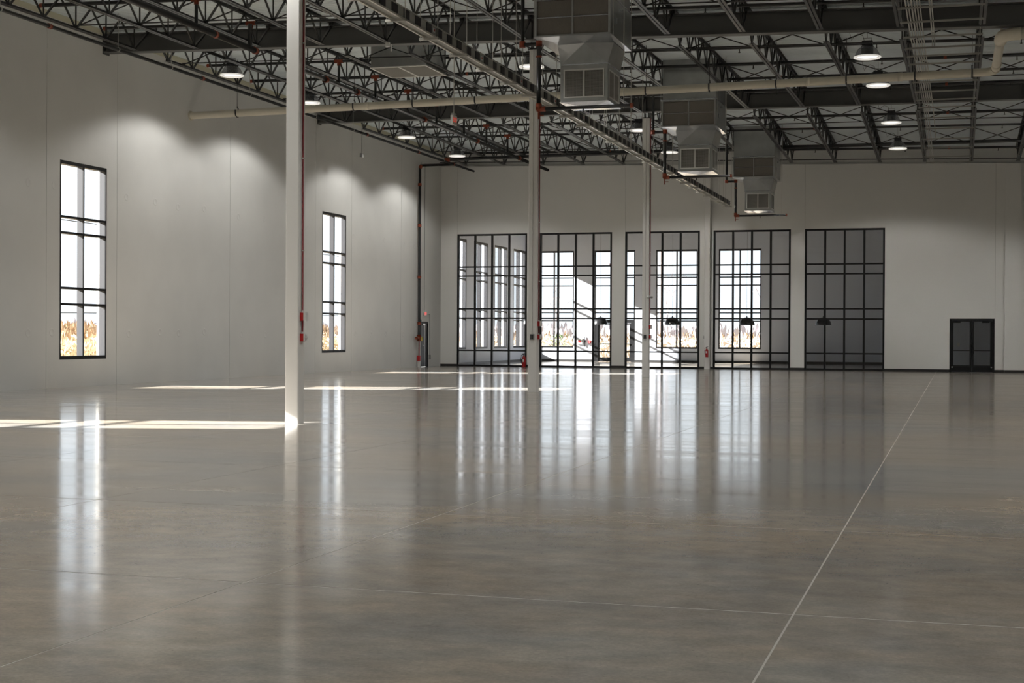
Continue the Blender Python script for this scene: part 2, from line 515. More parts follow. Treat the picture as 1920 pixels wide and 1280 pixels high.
sf_rows = [0.0, 0.77, 2.33, 2.78, 4.37, 4.81, SFH]
sf_names = ['in the corner beside the left wall', 'second from the left wall', 'third from the left wall', 'fourth from the left wall, beside the wall extinguisher', 'darkest one, nearest the double door']
fw = 0.085
for i, x0 in enumerate(sfx):
    w = thing('window_%d' % (i + 1), 'tall black-framed glass storefront, ' + sf_names[i], 'window', (x0 + SFW / 2, YB + 0.06, 0), kind='structure')
    ya, yb = YB - 0.005, YB + 0.12
    cw = (SFW - fw) / 4
    for j in range(5):
        c = x0 + fw / 2 + j * cw
        frame_bar('mullion', MB().box(c - fw / 2, c + fw / 2, ya, yb, 0, SFH), w)
    for r, z in enumerate(sf_rows):
        zz = min(max(z, fw / 2), SFH - fw / 2)
        h = fw * (0.8 if 0 < r < 6 else 1.0)
        for j in range(4):
            c = x0 + fw + j * cw
            frame_bar('transom', MB().box(c, c + cw - fw, ya + 0.01, yb - 0.01, zz - h / 2, zz + h / 2), w)
    for r in range(6):
        for j in range(4):
            c = x0 + fw + j * cw
            part('pane', MB().box(c - 0.01, c + cw - fw + 0.01, YB + 0.05, YB + 0.058, sf_rows[r] + 0.02, sf_rows[r + 1] - 0.02), MT['sglass'], w)

def tall_window(n, label, horiz, a, at, sill=WZ0, rows=None, door=False):
    """horiz 'Y': in the left wall (runs along Y), 'X': in the lobby front wall"""
    rows = rows or [0.79, 2.36, 2.82, 4.38, 4.83, WZ1]
    if horiz == 'Y':
        w = thing('window_%d' % n, label, 'window', (at, a + WW / 2, WZ0), kind='structure')
        def bar(u0, u1, d0, d1, z0, z1): return MB().box(at - d1, at - d0, u0, u1, z0, z1)
    else:
        w = thing('window_%d' % n, label, 'window', (a + WW / 2, at, WZ0), kind='structure')
        def bar(u0, u1, d0, d1, z0, z1): return MB().box(u0, u1, at + d0, at + d1, z0, z1)
    t = 0.06
    b = a + WW
    c = a + WW / 2
    for (p, q) in ((a, a + t), (c - t / 2, c + t / 2), (b - t, b)):
        if door and p == c - t / 2:
            part('mullion', bar(p, q, 0.03, 0.20, 2.42, WZ1), MT['mull'], w)
            part('mullion_cap', bar(p, q, -0.004, 0.03, 2.42, WZ1), MT['black'], w)
            continue
        z0 = 0.0 if door else rows[0]
        part('mullion', bar(p, q, 0.03, 0.20, z0, WZ1), MT['mull'], w)
        part('mullion_cap', bar(p, q, -0.004, 0.03, z0, WZ1), MT['black'], w)
    for r, z in enumerate(rows):
        if door and r < 2: continue
        hh = 0.10 if r in (0, len(rows) - 1) else 0.065
        z0 = z if r == 0 else (z - hh if r == len(rows) - 1 else z - hh / 2)
        for (p, q) in ((a + t, c - t / 2), (c + t / 2, b - t)):
            part('transom', bar(p, q, -0.002, 0.19, z0, z0 + hh), MT['black'], w)
            if r < len(rows) - 1:
                part('pane', bar(p - 0.01, q + 0.01, 0.12, 0.128, z + 0.02, rows[r + 1] - 0.02), MT['glass'], w)
    return w

for i, a in enumerate(left_win):
    tall_window(6 + i, ['tall left-wall window out of frame that throws the nearest sun patch', 'nearest tall ten-pane window in the left wall', 'farther tall ten-pane window in the left wall'][i], 'Y', a, XL)
for i, a in enumerate(lobby_left):
    tall_window(9 + i, 'tall ten-pane window in the lobby side wall, %s from the storefront' % ORD[i], 'Y', a, XL)
lf_lab = ['lobby front window left of the entrance, with the green shrub outside', 'glazing above the lobby entrance door', 'lobby front window right of the entrance, behind the second pendant', 'lobby front window farthest right, behind the third pendant']
for i, a in enumerate(lobby_front):
    tall_window(13 + i, lf_lab[i], 'X', a, YW, door=(i == 1))
# lobby entrance door (glass) under the second front window
a = lobby_front[1]
d3 = thing('door_3', 'black-framed glass entrance doors of the lobby', 'door', (a + WW / 2, YW, 0), kind='structure')
part('frame', MB().box(a + 0.06, a + 0.22, YW, YW + 0.15, 0, 2.42).box(a + WW - 0.22, a + WW - 0.06, YW, YW + 0.15, 0, 2.42).box(a + 0.22, a + WW - 0.22, YW, YW + 0.15, 2.24, 2.42), MT['black'], d3)
mid = a + WW / 2
for (p, q) in ((a + 0.22, mid), (mid, a + WW - 0.22)):
    lf = part('door_leaf', MB().box(p, p + 0.09, YW + .03, YW + .09, 0.02, 2.23).box(q - 0.09, q, YW + .03, YW + .09, 0.02, 2.23).box(p + .09, q - .09, YW + .03, YW + .09, 0.02, 0.27).box(p + .09, q - .09, YW + .03, YW + .09, 2.13, 2.23), MT['black'], d3)
    part('pane', MB().box(p + .09, q - .09, YW + .055, YW + .062, 0.27, 2.13), MT['glass'], lf)
    part('push_bar', MB().box(p + .05, q - .05, YW - .03, YW + .02, 1.0, 1.06), MT['black'], lf)

# double door at right
d1 = thing('door_1', 'black double glass doors in the back wall at the right', 'door', ((DX0 + DX1) / 2, YB, 0), kind='structure')
part('frame', MB().box(DX0, DX0 + .085, YB - .01, YB + .18, 0, DH).box(DX1 - .085, DX1, YB - .01, YB + .18, 0, DH).box(DX0 + .085, DX1 - .085, YB - .01, YB + .18, DH - .085, DH), MT['black'], d1)
mid = (DX0 + DX1) / 2
for s, (p, q) in enumerate(((DX0 + .085, mid - .004), (mid + .004, DX1 - .085))):
    st = 0.075
    lf = part('door_leaf', MB().box(p, p + st, YB + .02, YB + .065, .01, DH - .09).box(q - st - .02, q, YB + .02, YB + .065, .01, DH - .09).box(p + st, q - st, YB + .02, YB + .065, .01, .26).box(p + st, q - st, YB + .02, YB + .065, DH - .13, DH - .09), MT['black'], d1)
    part('pane', MB().box(p + st, q - st - .02, YB + .04, YB + .047, .26, DH - .13), MT['sglass'], lf)
    part('sill_trim', MB().box(p + st, q - st, YB + .012, YB + .02, .22, .30), MT['hous'], lf)
    part('push_bar', MB().box(p + .02, q - .02, YB - .035, YB + .0, .93, .965), MT['black'], lf)
    hx = q - .06 if s == 0 else p + .06
    part('pull_handle', MB().box(hx - .03, hx + .03, YB - .04, YB + .02, .80, 1.10), MT['black'], lf)
    cx = p + .22 if s == 0 else q - .28
    part('door_closer', MB().box(cx - .16, cx + .16, YB - .03, YB + .02, DH - .18, DH - .125), MT['black'], lf)
    hx = p + .03 if s == 0 else q - .04
    part('hinge_pivot', MB().lathe([(.001, .03), (.03, .025), (.035, 0), (.03, -.025), (.001, -.03)], 10, (hx, YB + .005, .215)), MT['chrome'], lf, True)
part('key_cylinder', MB().lathe([(.001, .0), (.03, .0), (.03, .06), (.02, .08), (.001, .08)], 10, (mid + .03, YB - .02, 1.10)), MT['black'], d1, True)
part('wood_strip', MB().box(DX1 - .165, DX1 - .09, YB + .10, YB + .17, .2, 2.0), MT['wood'], d1)
# corridor items behind the double door
o = thing('light_switch', 'small white double switch plate behind the left glass door', 'switch', (.0, 73.2, 1.15))
part('plate', MB().box(.0, .12, 73.19, 73.2, 1.1, 1.26), MT['white'], o)
part('rocker', MB().box(.02, .05, 73.18, 73.19, 1.13, 1.23), MT['white'], o)
part('rocker', MB().box(.07, .10, 73.18, 73.19, 1.13, 1.23), MT['white'], o)

# charcoal door in the left wall near the corner
d2 = thing('door_2', 'charcoal steel door in the left wall near the corner', 'door', (XL, 66.0, 0), kind='structure')
part('frame', MB().box(XL - .15, XL + .012, 65.5, 65.56, 0, 2.14).box(XL - .15, XL + .012, 66.44, 66.5, 0, 2.14).box(XL - .15, XL + .012, 65.56, 66.44, 2.06, 2.14), MT['black'], d2)
lf = part('door_leaf', MB().box(XL - .07, XL - .02, 65.56, 66.44, .01, 2.06), MT['doorg'], d2)
part('closer', MB().box(XL - .02, XL + .05, 65.7, 66.0, 1.97, 2.04), MT['chrome'], lf)
part('lever_handle', MB().tube([(XL - .02, 65.68, 1.02), (XL + .05, 65.68, 1.02), (XL + .05, 65.82, 1.02)], .012), MT['chrome'], lf)
part('edge_guard', MB().box(XL - .02, XL - .012, 66.08, 66.12, .02, 2.0), MT['chrome'], lf)

# ------------------------------------------------------------------ roof girders
gb = [(9.23, -0.0238), (9.23, -0.0238), (9.72, -0.0045)]
glab = ['dark steel roof girder above the nearest column', 'dark steel roof girder crossing the top of the view', 'dark steel roof girder nearest the back wall']
for (y, (a0, a1), lab) in zip(GY, gb, glab):
    xa, xb = XL + 0.02, XR
    za, zb = a0 + a1 * xa, a0 + a1 * xb
    ta, tb = deck(xa, y) - .11, deck(xb, y) - .11
    r = thing('roof_girder', lab, 'girder', ((xa + xb) / 2, y, 9.3))
    part('bottom_flange', MB().xbox(xa, xb, y - .16, y + .16, za, za + .035, zb, zb + .035), MT['girder'], r)
    part('web', MB().xbox(xa, xb, y - .01, y + .01, za + .035, ta - .03, zb + .035, tb - .03), MT['girder'], r)
    part('top_flange', MB().xbox(xa, xb, y - .16, y + .16, ta - .03, ta, tb - .03, tb), MT['girder'], r)
    part('end_plate', MB().box(xa - .02, xa, y - .18, y + .18, za - .05, ta), MT['girder'], r)
    for cx in (XC, XC + 13.1, XC + 26.2):
        z0 = a0 + a1 * cx
        part('stiffener', MB().box(cx - .012, cx + .012, y - .15, y - .012, z0 + .035, deck(cx, y) - .15), MT['girder'], r)

# ------------------------------------------------------------------ steel columns with their conduits and boxes
clab = ['nearest white square steel column, sunlit at its foot', 'second white steel column from the camera', 'third white steel column from the camera', 'white steel column standing against the back wall']
for i, y in enumerate(COLY):
    hw = 0.125
    top = (gb[min(i, 2)][0] + gb[min(i, 2)][1] * XC) if i < 3 else chord(XC, 68) + .1
    r = thing('steel_column', clab[i], 'column', (XC, y, 0))
    b = 0.014
    xs = [(-hw + b, -hw), (hw - b, -hw), (hw, -hw + b), (hw, hw - b), (hw - b, hw), (-hw + b, hw), (-hw, hw - b), (-hw, -hw + b)]
    zt = top - (.20 if i < 3 else 0)
    m_ = MB().poly([(XC + px, y + py, z) for z in (0.0, zt) for (px, py) in xs], [tuple(range(8))[::-1], tuple(range(8, 16))] + [(k, (k + 1) % 8, 8 + (k + 1) % 8, 8 + k) for k in range(8)])
    part('shaft', m_, MT['column'], r)
    if i < 3:
        part('cap_saddle', MB().box(XC - .15, XC + .15, y - .16, y + .16, zt, zt + .03).box(XC - .08, XC - .06, y - .14, y + .12, zt + .03, top).box(XC + .06, XC + .08, y - .14, y + .12, zt + .03, top), MT['steel'], r)
    if i in (1, 2):
        part('conduit', MB().tube([(XC - .01, y - hw - .016, 1.58), (XC - .01, y - hw - .016, zt)], .013), MT['column'], r)
        part('conduit_clip', MB().box(XC - .035, XC + .015, y - hw - .006, y - hw, 4.0, 4.03).box(XC - .035, XC + .015, y - hw - .006, y - hw, 6.5, 6.53), MT['column'], r)  # thin clip plates in the column's own white paint
        o = part('outlet_box', MB().box(XC - .055, XC + .055, y - hw - .055, y - hw, 1.42, 1.58), MT['grey'], r)
        part('outlet_face', MB().box(XC - .04, XC - .005, y - hw - .062, y - hw - .055, 1.44, 1.56).box(XC + .008, XC + .04, y - hw - .062, y - hw - .055, 1.44, 1.56), MT['hous'], o)
        part('label_plate', MB().box(XC - .04, XC + .04, y - hw - .004, y - hw, 1.33, 1.40), MT['white'], r)
    if i < 3:
        q = thing('fire_alarm_station', 'red fire alarm conduit with two red boxes on the %s column' % ('nearest', 'second', 'third')[i], 'fire alarm', (XC + hw, y, 1.5))
        xx = XC + hw + .02
        part('conduit', MB().tube([(xx, y - .0, 1.56), (xx, y - .0, zt)], .016), MT['redpipe'], q, True)
        for zc, zh in ((1.86, .07), (1.50, .065)):
            part('alarm_box', MB().box(XC + hw, XC + hw + .06, y - .06, y + .06, zc - zh, zc + zh), MT['red'], q)
            part('conduit_fitting', MB().tube([(xx, y, zc + zh), (xx, y, zc + zh + .035)], .02), MT['white'], q)
        part('strobe', MB().box(XC + hw + .06, XC + hw + .10, y - .055, y + .055, 1.79, 1.94), MT['white'], q)
        part('pull_station', MB().box(XC + hw + .06, XC + hw + .085, y - .05, y + .05, 1.44, 1.57).box(XC + hw + .085, XC + hw + .12, y - .02, y + .02, 1.49, 1.51), MT['white'], q)
        for zc in (3.0, 4.6, 6.6, 8.2):
            part('clip', MB().box(XC + hw, XC + hw + .045, y - .025, y + .025, zc, zc + .02), MT['conduit'], q)
q = thing('security_camera', 'small dome security camera on the third column', 'camera', (XC + .15, COLY[2] - .13, 2.95))
part('mount', MB().lathe([(.001, -.05), (.05, -.05), (.055, .0), (.05, .05), (.001, .06)], 14, (XC + .12, COLY[2] - .17, 2.97)), MT['white'], q, True)
part('lens_dome', MB().lathe([(.001, -.05), (.04, -.035), (.06, 0), (.04, .03), (.001, .04)], 14, (XC + .24, COLY[2] - .17, 2.96)), MT['grey'], q, True)

# ------------------------------------------------------------------ open web joists
_jm = {}
def joist_meshes(L):
    if L in _jm: return _jm[L]
    D = 0.77
    def chordmesh(y0, y1, zb, sgn, nm):
        m_ = MB()
        for s in (-1, 1):
            xa, xb = sorted((s * .012, s * .080))
            m_.box(xa, xb, y0, y1, *sorted((zb, zb + sgn * .009)))
            xa, xb = sorted((s * .012, s * .021))
            m_.box(xa, xb, y0, y1, *sorted((zb + sgn * .009, zb + sgn * .07)))
        me = m_.mesh(nm)
        me.materials.append(MT['steel'])
        return me
    n = round((L - 1.9) / 1.5) + 1
    p = (L - 1.9) / (n - 1)
    pts = [0.95 + p * i for i in range(n)]
    zt, zb = -.03, -D + .03
    def bar(dy, w, h):
        me = MB().beam((0, 0, zb), (0, dy, zt), w, h).mesh('web_bar')
        me.materials.append(MT['steel'])
        return me
    seat = MB().box(-.07, .07, -.12, .12, -.115, -.001).mesh('bearing_seat')
    seat.materials.append(MT['steel'])
    _jm[L] = dict(top=chordmesh(.0, L, -.001, -1, 'top_chord'), bot=chordmesh(.85, L - .85, -D, 1, 'bottom_chord'), up=bar(p / 2, .045, .045), dn=bar(-p / 2, .040, .040), vt=bar(0, .03, .03),
                  e0=MB().beam((0, pts[0], zb), (0, .12, zt - .04), .05, .05).mesh('end_web'), e1=MB().beam((0, pts[-1], zb), (0, L - .12, zt - .04), .05, .05).mesh('end_web'), seat=seat, pts=pts)
    for k in ('e0', 'e1'): _jm[L][k].materials.append(MT['steel'])
    return _jm[L]
bays = [(GY[0], GY[1], 'bay nearest the camera'), (GY[1], GY[2], 'middle bay'), (GY[2], YB + .2, 'bay before the back wall')]
KS = list(range(-6, 9))
for (ya, yb, bl) in bays:
    L = round(yb - ya, 3)
    jm = joist_meshes(L)
    for idx, k in enumerate(KS):
        x = jx(k)
        za, zb = deck(x, ya), deck(x, yb)
        r = thing('roof_joist', 'black open-web roof joist, %s from the left wall, in the %s' % (ORD[idx], bl), 'joist', (x, ya, za), group='open-web roof joists')
        r.rotation_euler = (math.atan2(zb - za, L), 0, 0)
        link('top_chord', jm['top'], None, r)
        link('bottom_chord', jm['bot'], None, r)
        for t in (0.0 + .1, L - .1):
            link('bearing_seat', jm['seat'], None, r, (0, t, 0))
        for i, t in enumerate(jm['pts']):
            link('web_bar', jm['vt'], None, r, (0, t, 0))
            if i > 0: link('web_bar', jm['dn'], None, r, (0.012, t - .03, 0))
            if i < len(jm['pts']) - 1: link('web_bar', jm['up'], None, r, (-0.012, t + .03, 0))
        link('end_web', jm['e0'], None, r)
        link('end_web', jm['e1'], None, r)
# cross bridging between the joists
for bi, (rows, bl) in enumerate((((29.4, 34.6), 'bay nearest the camera'), ((40.35, 47.4), 'middle bay'), ((57.3, 62.9), 'bay before the back wall'))):
    for ri, y in enumerate(rows):
        r = thing('cross_bridging', 'row of thin X-shaped steel bridging, %s from camera, in the %s' % (ORD[ri], bl), 'bridging', (0, y, 9.8), group='joist bridging rows')
        for k in KS[:-1]:
            if k == 1 and any(abs(y - (d_ + 1)) < 1.3 for d_ in (31.58, 46.27, 61.85)): continue   # a duct fills this gap
            xa, xb = jx(k) + .03, jx(k + 1) - .03
            for s in (0, 1):
                za = chord(xa, y) + (.05 if s == 0 else .70)
                zb = chord(xb, y) + (.70 if s == 0 else .05)
                part('brace', MB().beam((xa, y + .02 * s, za), (xb, y + .02 * s, zb), .028, .028), MT['steel'], r)
            part('tie', MB().beam((xa, y - .04, chord(xa, y) + .085), (xb, y - .04, chord(xb, y) + .085), .03, .03), MT['steel'], r)

# ------------------------------------------------------------------ high-bay lamps
def lamp_meshes():
    d = {}
    d['lens'] = MB().lathe([(.001, .045), (.27, .045), (.285, .03)], 32).mesh('lens')
    d['rim'] = MB().lathe([(.315, .03), (.318, .0), (.345, -.012), (.365, .0), (.360, .03), (.34, .035)], 32).mesh('rim', True)
    d['skirt'] = MB().lathe([(.34, .035), (.31, .12), (.26, .22), (.20, .27), (.17, .275)], 24).mesh('skirt')
    d['drum'] = MB().lathe([(.001, .05), (.16, .05), (.16, .27), (.001, .27)], 24).mesh('drum', False)
    d['housing'] = MB().lathe([(.001, .27), (.165, .27), (.165, .31), (.12, .33), (.12, .43), (.001, .43)], 20).box(-.14, .14, -.10, .10, .33, .45).mesh('driver_housing')
    d['bracket'] = MB().tube([(-.11, 0, .45), (-.11, 0, .53), (.11, 0, .53), (.11, 0, .45)], .007, 6).tube([(0, 0, .53), (0, 0, .965)], .004, 5).mesh('hanging_bracket')
    d['cord'] = MB().tube([(-.08, 0, .45), (-.12, 0, .60), (-.25, .02, .66), (-.36, .05, .60), (-.42, .06, .50), (-.50, .10, .80)], .007, 5).mesh('power_cord')
    for k, m in (('lens', 'lamp'), ('rim', 'rim'), ('skirt', 'skirt'), ('drum', 'hous'), ('housing', 'hous'), ('bracket', 'hous'), ('cord', 'hous')):
        d[k].materials.append(MT[m])
    return d
LMs = lamp_meshes()
spot = bpy.data.lights.new('lamp_light', 'SPOT')
spot.energy = LAMP_W
spot.spot_size = math.radians(143)
spot.spot_blend = 0.28
spot.shadow_soft_size = 0.22
spot.color = (1.0, 0.985, 0.95)
rowx = [(-21.32, 'along the left wall'), (-11.78, 'beside the columns'), (-2.37, 'along the conduit rack'), (7.28, 'off to the right'), (16.9, 'at the far right')]
rowy = [-6.0, 5.0, 16.0, 23.0, 28.6, 41.05, 46.75, 56.1, 62.4]  # unseen lamps nearest the camera are added where they light foreground and column
for (x, rl) in rowx:
    vis = [y for y in rowy if y > 33]
    for y in rowy:
        z = chord(x, y) - .20
        if y > 33:
            lab = 'lit high-bay lamp, %s from the back wall in the row %s' % (ORD[len(vis) - 1 - vis.index(y)], rl)
        else:
            lab = 'unseen high-bay lamp above the camera side, %s in the row %s' % (ORD[4 - rowy.index(y)], rl)
        r = thing('high_bay_lamp', lab, 'lamp', (x, y, z), group='round high-bay lamps')
        for nm, k in (('lens', 'lens'), ('rim', 'rim'), ('acrylic_skirt', 'skirt'), ('drum', 'drum'), ('driver_housing', 'housing'), ('hanging_bracket', 'bracket'), ('power_cord', 'cord')):
            link(nm, LMs[k], None, r)
        so = bpy.data.objects.new('lamp_light', spot)
        so.location = (0, 0, -.03)
        so.parent = r
        COL.objects.link(so)

# ------------------------------------------------------------------ air ducts with filter boxes and grilles
def grid_bars(m_, plane, u0, u1, w0, w1, at, nu, nw, t=.004):
    for i in range(1, nu):
        u = u0 + (u1 - u0) * i / nu
        if plane == 'Y': m_.box(u - t, u + t, at - .006, at + .006, w0, w1)
        else: m_.box(at - .006, at + .006, u - t, u + t, w0, w1)
    for i in range(1, nw):
        w = w0 + (w1 - w0) * i / nw
        if plane == 'Y': m_.box(u0, u1, at - .006, at + .006, w - t, w + t)
        else: m_.box(at - .006, at + .006, u0, u1, w - t, w + t)
    return m_

dlab = ['nearest galvanised air duct with filter box and grille, cut by the top edge', 'middle galvanised air duct behind the white drain pipe', 'farthest galvanised air duct, nearest the back wall']
for Y0, lab in zip((31.58, 46.27, 61.85), dlab):
    r = thing('air_duct', lab, 'air duct', (-8.1, Y0 + 1.2, 6.8))
    x0, x1 = -9.0, -7.28
    zb, zt = 8.13, 8.98
    dz = deck(x0, Y0)
    part('duct_riser', MB().box(x0 + .02, x1 - .01, Y0 + .10, Y0 + 2.02, zt, dz + .02), MT['galv'], r)
    fb = part('filter_box', MB().box(x0, x0 + .05, Y0, Y0 + 2.1, zb, zt).box(x1 - .05, x1, Y0, Y0 + 2.1, zb, zt).box(x0 + .05, x1 - .05, Y0, Y0 + 2.1, zt - .05, zt).box(x0 + .05, x1 - .05, Y0, Y0 + 2.1, zb, zb + .04).box(x0 + .05, x1 - .05, Y0 + 1.9, Y0 + 2.1, zb + .04, zt - .05), MT['galv'], r)
    part('flange', MB().box(x0 - .03, x1 + .03, Y0 - .02, Y0 + 2.12, zt - .012, zt + .012), MT['galvb'], fb)
    part('bottom_pan', MB().poly([(x0 - .02, Y0 - .02, zb), (x1 + .02, Y0 - .02, zb), (x1 + .02, Y0 + 2.1, zb), (x0 - .02, Y0 + 2.1, zb), (x0 + .3, Y0 + .5, zb - .02), (x1 - .3, Y0 + .5, zb - .02), (x1 - .3, Y0 + 1.6, zb - .02), (x0 + .3, Y0 + 1.6, zb - .02)],
                                 [(0, 1, 5, 4), (1, 2, 6, 5), (2, 3, 7, 6), (3, 0, 4, 7), (4, 5, 6, 7)]), MT['galvb'], fb)
    xm = (x0 + x1) / 2
    zm = (zb + zt) / 2
    for (a, b) in ((x0 + .05, xm - .02), (xm + .02, x1 - .05)):
        for (c, d) in ((zb + .045, zm - .01), (zm + .01, zt - .055)):
            part('filter_panel', MB().box(a, b, Y0 + .035, Y0 + .06, c, d), MT['filt'], fb)
        part('filter_bar', MB().box(a, b - .02, Y0 + .015, Y0 + .035, zm - .011, zm + .011), MT['galvb'], fb)
    part('filter_post', MB().box(xm - .02, xm + .02, Y0 + .02, Y0 + .06, zb + .04, zt - .05), MT['galv'], fb)
    part('side_lug', MB().box(x1, x1 + .06, Y0 + .9, Y0 + .98, 8.80, 8.86).box(x1, x1 + .03, Y0 + .5, Y0 + .55, 8.45, 8.57), MT['galvb'], fb)
    # neck with a folded triangular front
    ya, yb = Y0 + .78, Y0 + 2.05
    bx0, bx1 = -8.60, -7.52
    tx0, tx1 = -8.70, -7.40
    zn = 7.64
    ax = (tx0 + tx1) / 2
    part('neck', MB().poly([(tx0, ya + .10, zb - .02), (ax, ya - .02, zb - .02), (tx1, ya + .10, zb - .02), (tx1, yb, zb - .02), (tx0, yb, zb - .02), (bx0, ya, zn), (bx1, ya, zn), (bx1, yb, zn), (bx0, yb, zn)],
                           [(0, 5, 1), (1, 5, 6), (1, 6, 2), (2, 6, 7, 3), (3, 7, 8, 4), (4, 8, 5, 0)]), MT['galv'], r)
    part('neck_flange', MB().box(bx0 - .015, bx1 + .015, ya - .015, yb + .015, zn - .012, zn + .012), MT['galvb'], r)
    z0 = 6.80
    db = part('diffuser_box', MB().box(bx0, bx0 + .06, ya, yb, z0, zn).box(bx1 - .06, bx1, ya, ya + .12, z0, zn).box(bx1 - .06, bx1, yb - .12, yb, z0, zn).box(bx1 - .06, bx1, ya + .12, yb - .12, z0, z0 + .10).box(bx1 - .06, bx1, ya + .12, yb - .12, zn - .10, zn)
              .box(bx0 + .06, bx1 - .06, ya, ya + .05, z0, z0 + .10).box(bx0 + .06, bx1 - .06, ya, ya + .05, zn - .12, zn).box(bx0 + .06, bx1 - .06, yb - .05, yb, z0, zn), MT['galv'], r)
    part('bottom_pan', MB().poly([(bx0 - .03, ya - .03, z0), (bx1 + .03, ya - .03, z0), (bx1 + .03, yb + .03, z0), (bx0 - .03, yb + .03, z0), ((bx0 + bx1) / 2, (ya + yb) / 2, z0 - .05)], [(0, 1, 4), (1, 2, 4), (2, 3, 4), (3, 0, 4), (3, 2, 1, 0)]), MT['galvb'], db)
    gx0, gx1, gz0, gz1 = bx0 + .07, bx1 - .07, z0 + .09, zn - .11
    gr = part('front_grille', MB().box(gx0, gx0 + .03, ya - .02, ya + .01, gz0, gz1).box(gx1 - .03, gx1, ya - .02, ya + .01, gz0, gz1).box(gx0 + .03, gx1 - .03, ya - .02, ya + .01, gz0, gz0 + .03).box(gx0 + .03, gx1 - .03, ya - .02, ya + .01, gz1 - .03, gz1).box((gx0 + gx1) / 2 - .014, (gx0 + gx1) / 2 + .014, ya - .02, ya + .01, gz0 + .03, gz1 - .03), MT['grille'], db)
    part('grille_wires', grid_bars(MB(), 'Y', gx0 + .03, gx1 - .03, gz0 + .03, gz1 - .03, ya, 40, 22), MT['wire'], gr, stuff=True)
    part('grille_backing', MB().box(gx0 + .02, gx1 - .02, ya + .06, ya + .07, gz0 + .02, gz1 - .02), MT['dark'], gr)  # solid sheet, coloured dark as the shaded hollow behind the wires
    sy0, sy1 = ya + .12, yb - .12
    gr = part('side_grille', MB().box(bx1 - .01, bx1 + .015, sy0, sy0 + .03, gz0, gz1).box(bx1 - .01, bx1 + .015, sy1 - .03, sy1, gz0, gz1).box(bx1 - .01, bx1 + .015, sy0 + .03, sy1 - .03, gz0, gz0 + .03).box(bx1 - .01, bx1 + .015, sy0 + .03, sy1 - .03, gz1 - .03, gz1).box(bx1 - .01, bx1 + .015, (sy0 + sy1) / 2 - .014, (sy0 + sy1) / 2 + .014, gz0 + .03, gz1 - .03), MT['grille'], db)
    part('grille_wires', grid_bars(MB(), 'X', sy0 + .03, sy1 - .03, gz0 + .03, gz1 - .03, bx1 - .004, 40, 22), MT['wire'], gr, stuff=True)
    part('grille_backing', MB().box(bx1 - .07, bx1 - .06, sy0, sy1, gz0, gz1), MT['dark'], gr)
    for rx in (x0 - .04, x1 + .04):
        for ry in (Y0 + .1, Y0 + 1.95):
            part('hanger_rod', MB().tube([(rx, ry, zb - .02), (rx, ry, deck(rx, ry))], .007, 5), MT['conduit'], r)
    # sprinkler drop beside the duct
    q = thing('sprinkler_drop', ['black sprinkler drop pipe under the nearest duct', 'black sprinkler drop pipe under the middle duct', 'black sprinkler drop pipe under the farthest duct'][int((Y0 - 30) // 15)], 'sprinkler pipe', (-8.9, Y0 - .12, 6.5))
    yy = Y0 - .12
    zl = 6.53
    part('drop_pipe', MB().tube([(-9.24, yy + .02, 9.75), (-9.24, yy + .02, 7.98)], .04, 8).tube([(-9.24, yy, 7.96), (-8.86, yy, 7.96)], .045, 8).tube([(-8.86, yy, 7.98), (-8.86, yy, zl)], .05, 10), MT['pipe'], q, True)
    part('arm_pipe', MB().tube([(-8.86, yy, zl), (-6.74, yy, zl)], .04, 10), MT['pipe'], q, True)
    for (a, b, rr) in (((-8.86, yy, zl + .12), (-8.86, yy, zl - .02), .07), ((-8.90, yy, zl), (-8.70, yy, zl), .06), ((-8.86, yy, 7.90), (-8.86, yy, 8.03), .07), ((-9.24, yy, 7.90), (-9.24, yy, 8.03), .07), ((-8.86, yy, 7.66), (-8.86, yy, 7.70), .065), ((-6.80, yy, zl), (-6.74, yy, zl), .055)):
        part('coupling', MB().tube([a, b], rr, 10), MT['orange'], q, True)
    part('hanger_rod', MB().tube([(-6.95, yy, zl - .06), (-6.95, yy, deck(-6.95, yy))], .007, 5), MT['conduit'], q)
    part('drain_valve', MB().tube([(-8.86, yy, zl - .02), (-8.86, yy, zl - .22)], .018, 6).tube([(-8.86, yy, zl - .14), (-8.74, yy, zl - .14)], .012, 6), MT['orange'], q)
    part('sprinkler_head', MB().tube([(-7.85, yy, zl - .04), (-7.85, yy, zl - .12)], .018, 6), MT['pipe'], q)

# square return-air box in the ceiling at left
r = thing('return_air_box', 'square galvanised return-air box with eggcrate grille up between joists', 'air duct', (-15.85, 41.85, 9.45))
x0, x1, y0, y1 = -16.72, -14.98, 40.98, 42.72
part('box_body', MB().box(x0, x0 + .02, y0, y1, 9.46, deck(x0, y0)).box(x1 - .02, x1, y0, y1, 9.46, deck(x1, y0)).box(x0 + .02, x1 - .02, y0, y0 + .02, 9.46, deck(x1, y0)).box(x0 + .02, x1 - .02, y1 - .02, y1, 9.46, deck(x1, y0)), MT['galv'], r)
part('grille_frame', MB().box(x0 - .02, x0 + .03, y0 - .02, y1 + .02, 9.43, 9.46).box(x1 - .03, x1 + .02, y0 - .02, y1 + .02, 9.43, 9.46).box(x0 + .03, x1 - .03, y0 - .02, y0 + .03, 9.43, 9.46).box(x0 + .03, x1 - .03, y1 - .03, y1 + .02, 9.43, 9.46).box((x0 + x1) / 2 - .03, (x0 + x1) / 2 + .03, y0 + .03, y1 - .03, 9.43, 9.46), MT['grille'], r)
m_ = MB()
for i in range(1, 48):
    x = x0 + (x1 - x0) * i / 48
    m_.box(x - .003, x + .003, y0 + .03, y1 - .03, 9.445, 9.46)
for i in range(1, 48):
    y = y0 + (y1 - y0) * i / 48
    m_.box(x0 + .03, x1 - .03, y - .003, y + .003, 9.445, 9.46)
part('eggcrate', m_, MT['wire'], r, stuff=True)
